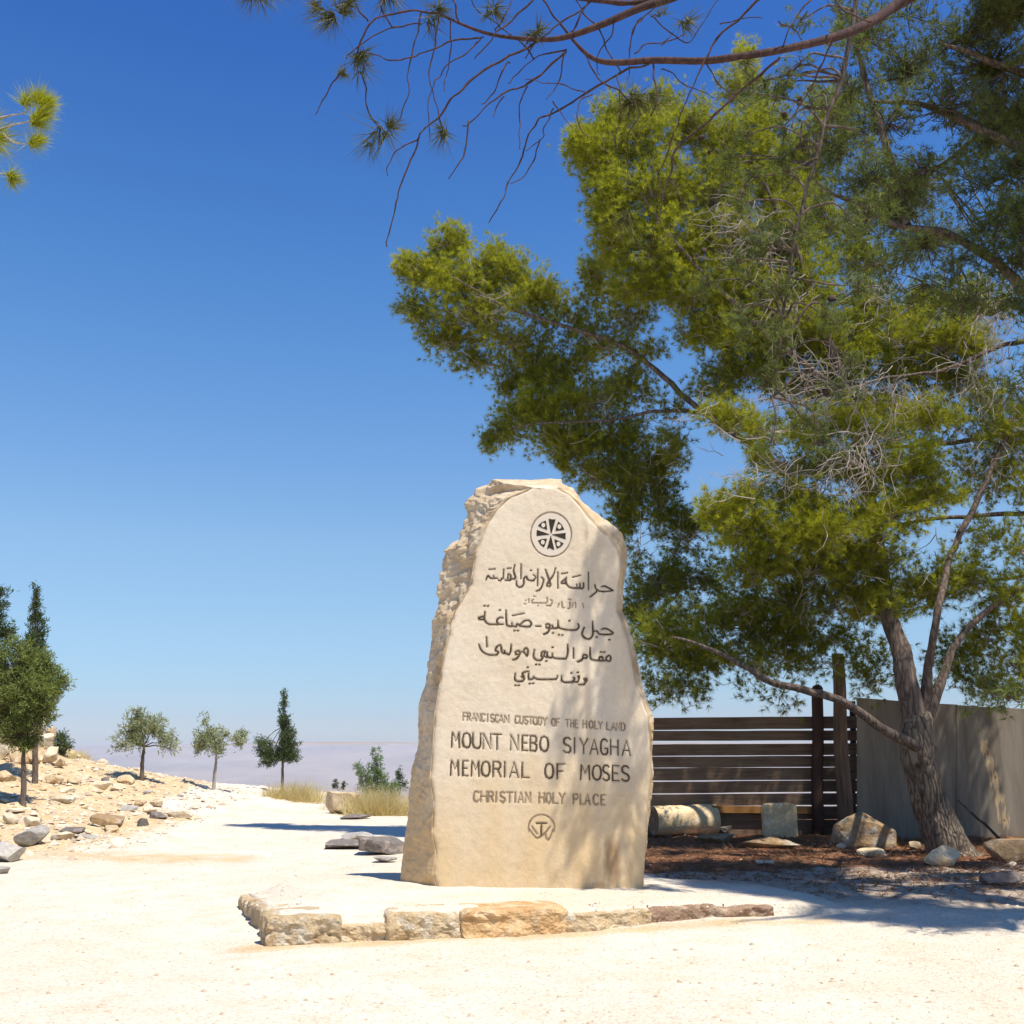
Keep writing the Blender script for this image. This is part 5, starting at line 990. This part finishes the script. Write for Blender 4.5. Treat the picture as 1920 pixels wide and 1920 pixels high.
near_tufts(pineN, [(620, 28, 55, 90, -.6, -.5, YN, .5), (640, 22, 40, 70, .2, .6, YN, .8), (598, 10, 36, 50, -1, .1, YN, .9), (652, 5, 40, 60, .2, -.2, YN, .5), (676, 104, 36, 110, 0, -.3, YN, .6), (670, 120, 50, 40, .2, -1, YN, .4), (640, 136, 24, 50, .1, -.2, YN, 1.), (716, 240, 80, 60, -.2, -1, YN, .3), (728, 238, 40, 60, .8, .3, YN, .5), (690, 270, 60, 20, -.6, -.8, YN, .3),
                   (830, 246, 50, 45, -.1, -1, YN, .5), (826, 243, 20, 30, -.2, 0, YN, .8), (820, 14, 40, 70, 0, -.2, YN, .5), (815, 30, 60, 40, 0, -1, YN, .3), (925, 15, 45, 80, 0, -.4, YN, .6), (1008, 58, 36, 60, 0, .2, YN, .6), (1000, 62, 40, 40, -.3, -.6, YN, .4), (1285, 38, 45, 60, .2, -.6, YN, .6), (1188, 185, 50, 110, 0, -.3, YN, .5), (1180, 190, 55, 40, -.3, -1, YN, .4),
                   (1215, 185, 60, 40, .6, -.7, YN, .4), (470, -15, 50, 60, -.4, -.8, YN, .5), (490, -12, 50, 40, .6, -.8, YN, .5), (730, -8, 50, 60, 0, -.9, YN, .5), (1170, 415 - 10, 60, 60, -.2, -1, YN + .1, .4), (1245, 30, 30, 30, 0, .3, YN, .6), (1400, 118, 30, 30, 0, -.5, YN, .6)], 21, M['pineN'], .0026)
# foliage of B: in the upper right of the frame and beyond it; it shades the right of the memorial and the gravel
def back(tx, ty, tz, t):
    return Vector((tx, ty, tz)) + SUN * t
lobB = []
def addB(P, rx, ry, rd, den, tint=.5): lobB.append(('w', P, rx, ry, rd, den, tint))
rq = random.Random(12)
for j in range(130):                                  # high canopy over the gravel on the right
    tx, ty = rq.uniform(1.5, 6.4), rq.uniform(6.9, 10.9); edge = 8.05 - .72 * (tx - 1.9)
    if ty < edge: continue
    near = min(1, (ty - edge) / .9); front = tx > 3.1; addB(back(tx, ty, 0, rq.uniform(4.6, 5.6) if front else rq.uniform(8.0, 9.0)), rq.uniform(.22, .42) if front else rq.uniform(.28, .5), rq.uniform(.14, .26), rq.uniform(.16, .3) if front else rq.uniform(.25, .42), .45 + .45 * near)
for (tx, ty) in [(1.55, 8.9), (1.9, 8.5), (2.3, 8.3), (1.7, 9.5), (2.7, 9.2), (3.5, 8.9), (2.4, 10.2), (1.6, 10.3)]: addB(back(tx, ty, 0, 8.6), .42, .3, .4, .85)
for tx in (1.7, 2.7, 3.7, 4.7, 5.7):                 # and over the red soil
    for ty in (11.0, 12.1, 13.2): addB(back(tx + rq.uniform(-.3, .3), ty, 0, rq.uniform(7.6, 8.6)), .6, .35, .5, .42)
for j in range(52):                                  # sprigs that dapple the right third of the memorial
    z = -.1 + 3.4 * ((j * .618) % 1.0); x0 = np.interp(z, [0, 1.0, 1.6, 2.4, 3.3], [.50, .42, .38, .60, .70]); x = x0 + abs(rq.gauss(0, .5))
    if x > 1.45: continue
    addB(back(x, YF, z, rq.uniform(3.4, 4.6)), rq.uniform(.03, .075), rq.uniform(.05, .10), rq.uniform(.05, .14), .45)
def crownB():
    r = np.random.default_rng(77); CC, DD, TT, TW, TR = [], [], [], [], []
    boughs = [[(5.1, 5.9, 9.3), (4.2, 6.2, 9.4), (3.3, 6.5, 8.9), (2.8, 6.7, 7.9), (2.66, 6.85, 6.9), (2.45, 7.0, 6.0), (2.2, 7.15, 5.2), (2.05, 7.25, 4.5), (1.95, 7.3, 3.8)], [(5.4, 5.6, 8.0), (4.8, 5.1, 8.1), (4.1, 4.9, 7.8)], [(5.4, 5.6, 8.0), (4.9, 6.6, 8.2), (4.5, 7.6, 7.9), (4.2, 8.4, 7.6)], [(6.0, 5.3, 5.0), (5.4, 5.3, 4.9), (4.8, 5.6, 4.6)], [(5.7, 5.4, 6.6), (5.2, 4.7, 5.6), (5.3, 4.2, 4.8)],
              [(5.4, 5.6, 8.0), (6.4, 5.1, 8.1), (7.4, 4.6, 7.8)], [(5.4, 5.6, 8.0), (6.5, 6.4, 8.2), (7.6, 6.9, 7.8), (8.4, 7.4, 7.6)], [(5.4, 5.6, 8.0), (5.7, 7.0, 8.4), (6.0, 8.4, 7.9), (6.3, 9.6, 7.3), (6.4, 10.8, 7.0)], [(6.0, 8.4, 7.9), (7.0, 9.2, 7.6), (8.0, 10.2, 7.2)], [(6.0, 8.4, 7.9), (5.0, 9.2, 7.5), (4.3, 9.9, 7.1)]]
    anchors = []
    for bi, bg_ in enumerate(boughs):
        r0_ = .034 if bi == 0 else (.022 if bi in (4, 5) else .06); qq = limb('limb', bg_, [r0_, r0_ * .7, r0_ * .45, r0_ * .2], M['limb'], pineB, 7, 6, .08, 170 + bi); anchors.append(qq)
    anchors = np.concatenate(anchors)
    for j, (_, P0, rx, ry, rd, den, tint) in enumerate(lobB):
        c = np.array(P0); ax = np.array([rx, rd, ry]); n = int(1200 * rx * rd * den) + 4
        u = unit(r.normal(size=(n, 3))); P = c + u * ax * (r.random(n) ** .5)[:, None]; out = unit(u / ax * ax.min() + np.array([0, 0, .2]))
        for k in range(4): CC.append(P - out * k * .06 + r.normal(size=P.shape) * .03); DD.append(unit(out + r.normal(size=P.shape) * .4)); TT.append(tint + r.normal(size=n) * .25)
        a = anchors[np.argmin(np.linalg.norm(anchors - c, axis=1))]
        if np.linalg.norm(a - c) > .12: limb('branch', [tuple(a), tuple((a + c) / 2 + np.array([0, 0, .07]) + r.normal(size=3) * .05), tuple(c)], [.012, .008, .004], M['limb'], pineB, 5, 5, .05, 90 + j)
        st = c + (P - c) * .1; m1 = st * .5 + P * .5 + r.normal(size=P.shape) * .04; TW.append(np.stack([st, m1, P], 1)); TR.append(np.tile(np.array([.0065, .004, .002]), (n, 1)))
    V, Fc, A = tufts(np.concatenate(CC), np.concatenate(DD), .09, .0055, 11, .55, r, np.concatenate(TT))
    tag(meshobj('crown', V, Fc, M['pineB'], pineB, attrs={'tint': A}), kind='stuff'); V, Fc = tube_arrays(np.concatenate(TW), np.concatenate(TR), 3); tag(meshobj('twigs', V, Fc, M['dtwig'], pineB), kind='stuff')
crownB()
# B's in-frame canopy, upper right
lobC = [(1620, 60, 80, 60, 15.6, .8, .5), (1700, 130, 90, 60, 15.6, .8, .5), (1800, 60, 90, 60, 15.5, .8, .6), (1890, 120, 70, 70, 15.4, .8, .6), (1600, 160, 60, 50, 15.5, .8, .5), (1660, 220, 90, 60, 15.4, .8, .55), (1770, 190, 90, 60, 15.5, .8, .6), (1860, 240, 80, 60, 15.4, .8, .55), (1580, 260, 60, 60, 15.4, .7, .5),
        (1640, 320, 80, 50, 15.4, .8, .6), (1740, 300, 90, 60, 15.4, .8, .5), (1840, 340, 80, 50, 15.4, .8, .5), (1900, 320, 50, 70, 15.4, .7, .4), (1620, 400, 70, 40, 15.4, .7, .5), (1700, 390, 60, 40, 15.4, .7, .6), (1900, 430, 50, 40, 15.5, .7, .35), (1640, 480, 70, 40, 15.5, .7, .4), (1740, 520, 80, 40, 15.5, .7, .4), (1810, 560, 70, 40, 15.5, .7, .45),
        (1540, 380, 50, 50, 15.5, .6, .4), (1700, 20, 80, 40, 15.6, .8, .4), (1580, 20, 40, 40, 15.6, .6, .5), (1900, 20, 60, 50, 15.5, .8, .6), (1980, 200, 80, 150, 15.5, .9, .5), (1980, 500, 70, 150, 15.5, .9, .4), (1850, 460, 60, 30, 15.5, .6, .2), (1900, 700, 50, 90, 15.6, .8, .3), (1880, 1290, 60, 60, 16, .6, .35)]

YC = lambda py: 8.3 - .0012 * py
lobC += [(1900, 480, 60, 40, 0, 0, .8), (1840, 420, 60, 35, 0, 0, .8), (1930, 400, 40, 60, 0, 0, .9), (1790, 480, 60, 30, 0, 0, .6), (1900, 560, 50, 40, 0, 0, .7), (1690, 470, 50, 30, 0, 0, .5), (1880, 180, 60, 50, 0, 0, .6)]
lobC = [(l[0], l[1], l[2], l[3], YC(l[1]) + (i * 37 % 10 - 5) * .05, .45, l[6], .45) for i, l in enumerate(lobC)]
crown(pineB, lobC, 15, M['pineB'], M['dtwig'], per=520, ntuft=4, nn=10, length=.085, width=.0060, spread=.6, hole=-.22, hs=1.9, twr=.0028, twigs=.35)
for i, pts in enumerate([[(1925, 545, 7.9), (1860, 485, 7.9), (1790, 447, 7.9), (1700, 425, 7.9), (1600, 380, 7.9), (1530, 340, 8.0)], [(1970, 640, 7.6), (1925, 545, 7.9)], [(1960, 300, 8), (1850, 250, 8), (1740, 200, 8), (1640, 190, 8)], [(1960, 150, 8.1), (1850, 110, 8.1), (1760, 80, 8.1)], [(1700, 425, 7.9), (1660, 280, 8), (1620, 130, 8.1), (1600, 50, 8.1)]]):
    limb('limb', atL(pts), [.045, .035, .025, .012], M['limb'], pineB, 7, 5, .06, 120 + i)
for i, p_ in enumerate([at(1970, 640, 7.6), at(1960, 300, 8), at(1960, 150, 8.1)]): limb('limb', [(6.4, 5.45, 3.2 + i), (5.6, 6.4, 3.6 + i), tuple(p_)], [.09, .07, .045], M['limb'], pineB, 8, 5, .05, 130 + i)

# ------------------------------------------------------------------ pine bough entering from the left edge
pineD = empty('pine_tree', (-4.6, 6.2, 0), 'pine at the left edge showing only three sunlit needle sprigs against the sky', 'tree')
limb('trunk', [(-4.6, 6.2, -.1), (-4.5, 6.2, 2), (-4.3, 6.1, 4), (-4.0, 6.1, 5.6), (-3.8, 6.0, 6.6)], [.16, .13, .11, .08, .03], M['bark'], pineD, 12, 6, .05, 55)
YD = 6.0
for i, pts in enumerate([[(0, 222), (20, 216), (45, 212), (52, 195)], [(0, 243), (25, 234), (48, 229), (60, 226)], [(-6, 252), (12, 258), (28, 268), (50, 270)], [(-30, 322), (0, 325), (12, 328), (20, 330)]]):
    P3 = [Vector((-4.1, 6.1, 4.9)) if i < 3 else Vector((-4.2, 6.1, 4.5)), at(-90, 250 + 20 * i, YD)] + [at(x, y, YD) for x, y in pts]
    limb('branch', P3, [.03, .016, .010, .007, .005, .004], M['palebark'], pineD, 6, 5, .0, 140 + i)
near_tufts(pineD, [(48, 196, 34, 120, .1, .7, YD, .8), (70, 190, 38, 200, .6, .6, YD, .9), (90, 196, 30, 130, .5, .5, YD, .9), (62, 226, 42, 180, 1, .1, YD, 1.), (75, 215, 36, 140, .8, .3, YD, .8), (58, 268, 34, 130, .9, .2, YD, .8), (70, 262, 26, 70, .8, .4, YD, .9), (18, 330, 32, 120, .9, -.1, YD, .7), (22, 333, 34, 50, .5, -.8, YD, .4), (2, 258, 12, 50, .5, 0, YD, .9), (-20, 260, 60, 200, .5, 0, YD, .7), (-60, 240, 70, 300, .2, .2, YD, .7)], 22, M['pine'], .0042)

# ------------------------------------------------------------------ left trees, young trees on the ridge
def small_tree(name, base, label, trunkpx, lobes, mat, bark, seed, per=300, kind='leaf', length=.05, width=.016, nn=8, group=None, r0=.05, **k):
    o = empty(name, base, label, 'tree', group)
    limb('trunk', [Vector((base.x, base.y, base.z - .08))] + [at(x, y, base.y) for x, y in trunkpx], [r0 * 1.2, r0, r0 * .8, r0 * .45], M[bark], o, 9, 6, .015, seed)
    cs = [at(l[0], l[1] + l[3] * .2, l[4]) for l in lobes]; tp = at(trunkpx[-1][0], trunkpx[-1][1], base.y)
    for j, c in enumerate(cs[:9]): limb('limb', [tp, (tp + c) / 2 + Vector((0, 0, .03)), c], [r0 * .4, r0 * .25, r0 * .1], M[bark], o, 5, 4, .02, seed + j)
    crown(o, lobes, seed, M[mat], M['dtwig'], kind, per=per, ntuft=2, nn=nn, length=length, width=width, spread=.7, twr=.003, twigs=.6, step=.05, **k)
    return o
g = ground(44, 1511); Y = g.y
small_tree('round_tree', g, 'bushy green tree on a thin dark trunk at the left edge', [(44, 1470), (44, 1430), (46, 1390)],
           [(58, 1330, 44, 40, Y, .4, 1., .4), (30, 1320, 48, 44, Y, .5, 1., .4), (60, 1300, 52, 55, Y, .5, 1., .6), (15, 1290, 60, 55, Y, .6, 1., .55), (40, 1250, 45, 40, Y, .4, 1., .7), (8, 1245, 30, 40, Y, .4, .9, .6), (95, 1285, 26, 32, Y + .2, .3, .7, .8), (75, 1340, 35, 35, Y, .4, .9, .4), (40, 1370, 36, 36, Y, .4, 1., .3), (10, 1350, 38, 34, Y, .4, .9, .35), (-40, 1290, 50, 60, Y, .5, 1., .6), (-30, 1230, 40, 40, Y, .4, .9, .6), (108, 1262, 14, 16, Y + .2, .2, .6, .8), (112, 1300, 16, 14, Y + .2, .2, .6, .8), (122, 1278, 8, 5, Y + .2, .1, .6, .8), (84, 1240, 16, 20, Y + .1, .2, .7, .7), (55, 1395, 20, 16, Y, .25, .8, .3), (30, 1215, 22, 22, Y, .3, .8, .7)], 'jun', 'thin', 201, per=330, length=.085, width=.016, nn=11, r0=.045, hole=-.36, hs=2.2)
g2 = ground(66, 1470); Y2 = g2.y
small_tree('cypress_tree', g2, 'dark pointed cypress rising behind the bushy left tree', [(66, 1400), (66, 1300), (67, 1200)],
           [(67, 1105, 3, 14, Y2, .08, 1.2, .5), (67, 1125, 6, 24, Y2, .1, 1.2, .5), (66, 1152, 11, 26, Y2, .15, 1.2, .4), (65, 1185, 19, 34, Y2, .25, 1.2, .4), (62, 1220, 26, 36, Y2, .35, 1.1, .3), (60, 1260, 30, 40, Y2, .4, 1., .3), (62, 1310, 28, 40, Y2, .4, 1., .3)], 'cyp', 'thin', 202, per=330, length=.07, width=.016, nn=11, r0=.05, upb=1.0, hole=-.3, hs=2.6)
g3 = ground(30, 1466); Y3 = g3.y + .5
small_tree('cypress_tree', Vector((g3.x - 1.2, Y3, g3.z)), 'dark green tree cut off by the left edge with two twig tips in view', [(-70, 1400), (-66, 1300), (-60, 1200)],
           [(-45, 1150, 50, 60, Y3, .5, .9, .5), (-5, 1108, 18, 7, Y3, .1, 1.2, .5), (-4, 1142, 15, 10, Y3, .1, 1.2, .6), (-50, 1230, 50, 60, Y3, .5, .9, .4), (5, 1182, 22, 26, Y3, .3, .8, .5)], 'cyp', 'thin', 203, per=300, length=.09, width=.02, nn=10, r0=.08, hole=-.5)
def olive(px_, yb, label, trunk, lobes, bark, seed, mat='olive', **k):
    g = ground(px_, yb); Y = g.y
    return small_tree('young_tree', g, label, trunk, [(a, c_, d, e, Y, f, w, t) for a, c_, d, e, f, w, t in lobes], mat, bark, seed, **k)
olive(266, 1463, 'round crowned young olive, leftmost of the ridge trees', [(266, 1445), (268, 1420), (270, 1400)],
      [(262, 1350, 15, 18, .25, 1., .6), (245, 1365, 22, 22, .35, 1., .55), (285, 1365, 22, 22, .35, 1., .6), (235, 1388, 18, 16, .3, 1., .5), (262, 1390, 30, 24, .4, 1., .4), (300, 1388, 24, 20, .35, .9, .6), (318, 1400, 12, 12, .2, .7, .6), (272, 1412, 22, 12, .3, .7, .4), (258, 1335, 6, 9, .1, .8, .6), (276, 1342, 6, 8, .1, .8, .6), (245, 1405, 14, 12, .2, .7, .4)], 'thin', 211, per=330, length=.10, width=.022, nn=7, r0=.045, hole=-.25)
olive(400, 1481, 'lopsided pale grey olive, middle of the three ridge trees', [(402, 1455), (405, 1430), (405, 1405)],
      [(385, 1350, 10, 18, .2, .9, .6), (388, 1375, 20, 18, .3, 1., .5), (375, 1395, 16, 15, .3, 1., .5), (402, 1390, 22, 18, .3, .9, .5), (425, 1375, 20, 15, .3, .7, .6), (445, 1378, 17, 15, .25, .7, .7), (455, 1390, 10, 10, .2, .6, .6), (408, 1405, 18, 10, .25, .6, .4)], 'palebark', 212, per=300, length=.10, width=.022, nn=7, r0=.035, hole=-.2)
olive(530, 1483, 'dark young conifer with a pointed top, rightmost of the ridge trees', [(530, 1450), (530, 1420), (532, 1360)],
      [(532, 1298, 2, 10, .05, 1.6, .4), (532, 1318, 5, 14, .1, 1.3, .4), (533, 1350, 12, 18, .2, 1.2, .35), (534, 1375, 18, 18, .3, 1.2, .35), (536, 1400, 24, 20, .35, 1.1, .35), (520, 1415, 26, 14, .35, 1., .3), (500, 1405, 20, 16, .3, 1., .9), (488, 1392, 11, 12, .2, .9, 1.), (505, 1428, 20, 8, .25, .8, .5), (545, 1415, 14, 12, .25, .9, .4)], 'thin', 213, 'cyp', per=380, length=.075, width=.018, nn=10, r0=.035, hole=-.6, upb=.8)
def bush(px_, yb, label, lobes, mat, seed, name='shrub', dY=0., **k):
    g = ground(px_, yb); Y = g.y + dY; o = empty(name, (at(px_, yb, Y).x, Y, at(px_, yb, Y).z - .02), label, 'shrub')
    b0 = at(px_, yb, Y)
    for j, l in enumerate(lobes): limb('stem', [b0 + Vector((.02 * j, 0, -.05)), (b0 + at(l[0], l[1], Y)) / 2, at(l[0], l[1] - l[3] * .4, Y)], [.012, .009, .004], M['thin'], o, 5, 4, .01, seed + j)
    crown(o, [(a, c_, d, e, Y, f, w, t) for a, c_, d, e, f, w, t in lobes], seed, M[mat], M['dtwig'], 'leaf', ntuft=2, spread=.6, twr=.002, twigs=.4, step=.04, hole=-.6, **k)
bush(116, 1414, 'small grey green bush on the orange slope crest', [(106, 1390, 9, 16, .2, 1., .5), (120, 1385, 8, 16, .2, 1., .6), (130, 1398, 11, 10, .2, .9, .5), (112, 1404, 12, 10, .2, .9, .4)], 'cyp', 221, per=300, length=.09, width=.022, nn=8)
bush(690, 1500, 'leafy grey green shrub behind the ochre boulder', [(672, 1440, 12, 14, .2, .9, .6), (690, 1450, 22, 24, .3, .8, .6), (708, 1430, 10, 26, .2, .9, .4), (716, 1450, 14, 20, .25, .8, .5), (700, 1410, 5, 10, .1, .8, .4), (700, 1475, 34, 20, .3, .7, .7), (735, 1480, 20, 18, .25, .6, .7)], 'shrub', 222, per=380, length=.07, width=.022, nn=8, dY=1.2)
bush(748, 1490, 'small dark leafed shrub tip touching the memorial edge', [(748, 1452, 7, 16, .15, 1., .4), (755, 1470, 10, 14, .15, .8, .5)], 'cyp', 223, per=380, length=.06, width=.02, nn=8, dY=1.)
bush(634, 1479, 'pair of tiny dark bush tops over the ochre boulder', [(630, 1470, 8, 9, .1, 1., .4), (645, 1473, 7, 7, .1, 1., .4)], 'cyp', 224, per=450, length=.05, width=.02, nn=8, dY=1.)
def grass(px_, yb, w, h, n, label, seed, dY=0., spread=.9, depth=.5):
    n = int(n * .55)
    r = np.random.default_rng(seed); g = ground(px_, yb); Y = g.y + dY; s = mpp(yb, Y); b0 = at(px_, yb, Y)
    x = b0.x + np.clip(r.normal(size=n) * .38, -1, 1) * w * s; y = Y + r.uniform(-1, 1, n) * depth; z = np.full(n, b0.z - .03) if dY else H(x, y) - .02
    C = np.stack([x, y, z], 1); D = unit(np.stack([r.normal(size=n) * spread * .5, r.normal(size=n) * spread * .5, np.ones(n)], 1))
    cl = .55 + .45 * vnoise(np.stack([x * 5, y * 5, x * 0], 1), seed); D = D * cl[:, None]; V, Fc, A = tufts(C, D, h * s * 1.1, .010, 6, .22, r, r.random(n)); V[:, 2] = b0.z - .03 + (V[:, 2] - b0.z + .03) * np.repeat(.45 + .65 * cl, 18); o = meshobj('dry_grass', V, Fc, M['grass'], attrs={'tint': A}); tag(o, label, 'grass', kind='stuff')
grass(556, 1505, 58, 46, 700, 'yellow dry grass clump at the foot of the dark conifer', 231, .6)
grass(512, 1497, 16, 34, 120, 'small dry grass tuft left of the conifer trunk', 232, .4)
grass(712, 1531, 66, 62, 1300, 'tall straw coloured grass between the boulder and the memorial', 233, .8)
grass(640, 1526, 40, 30, 250, 'short dry grass behind the ochre boulder', 234, 1.4)
grass(148, 1418, 12, 24, 110, 'dry brown grass tuft on the slope crest', 235)
# fallen needles under the pine
def litter():
    r = np.random.default_rng(9); n = 5200; x = r.uniform(1.0, 8.5, n); y = r.uniform(10.2, 14.1, n); ok = y - .12 * (x - 3) > 10.5 + r.random(n) * .6; x, y = x[ok], y[ok]
    C = np.stack([x, y, H(x, y) + .006], 1); a = r.random(len(x)) * 6.28; D = np.stack([np.cos(a), np.sin(a), r.uniform(-.05, .3, len(x))], 1)
    x2 = r.uniform(1.3, 5.5, 2600); y2 = r.uniform(8.0, 10.8, 2600); k2 = y2 + .35 * (x2 - 2.2) > 8.4 + r.random(2600) * 1.6; x2, y2 = x2[k2], y2[k2]
    C = np.concatenate([C, np.stack([x2, y2, H(x2, y2) + .008], 1)]); a2 = r.random(len(x2)) * 6.28; D = np.concatenate([D, np.stack([np.cos(a2), np.sin(a2), r.uniform(-.05, .3, len(x2))], 1)]); x = C[:, 0]
    V, Fc, A = tufts(C, unit(D), .10, .006, 4, .35, r, r.random(len(x))); V[:, 2] = np.maximum(V[:, 2], np.repeat(C[:, 2], 12) - .002)
    tag(meshobj('needle_litter', V, Fc, M['litter'], attrs={'tint': A}), 'brown fallen pine needles covering the red soil', 'litter', kind='stuff')
litter()
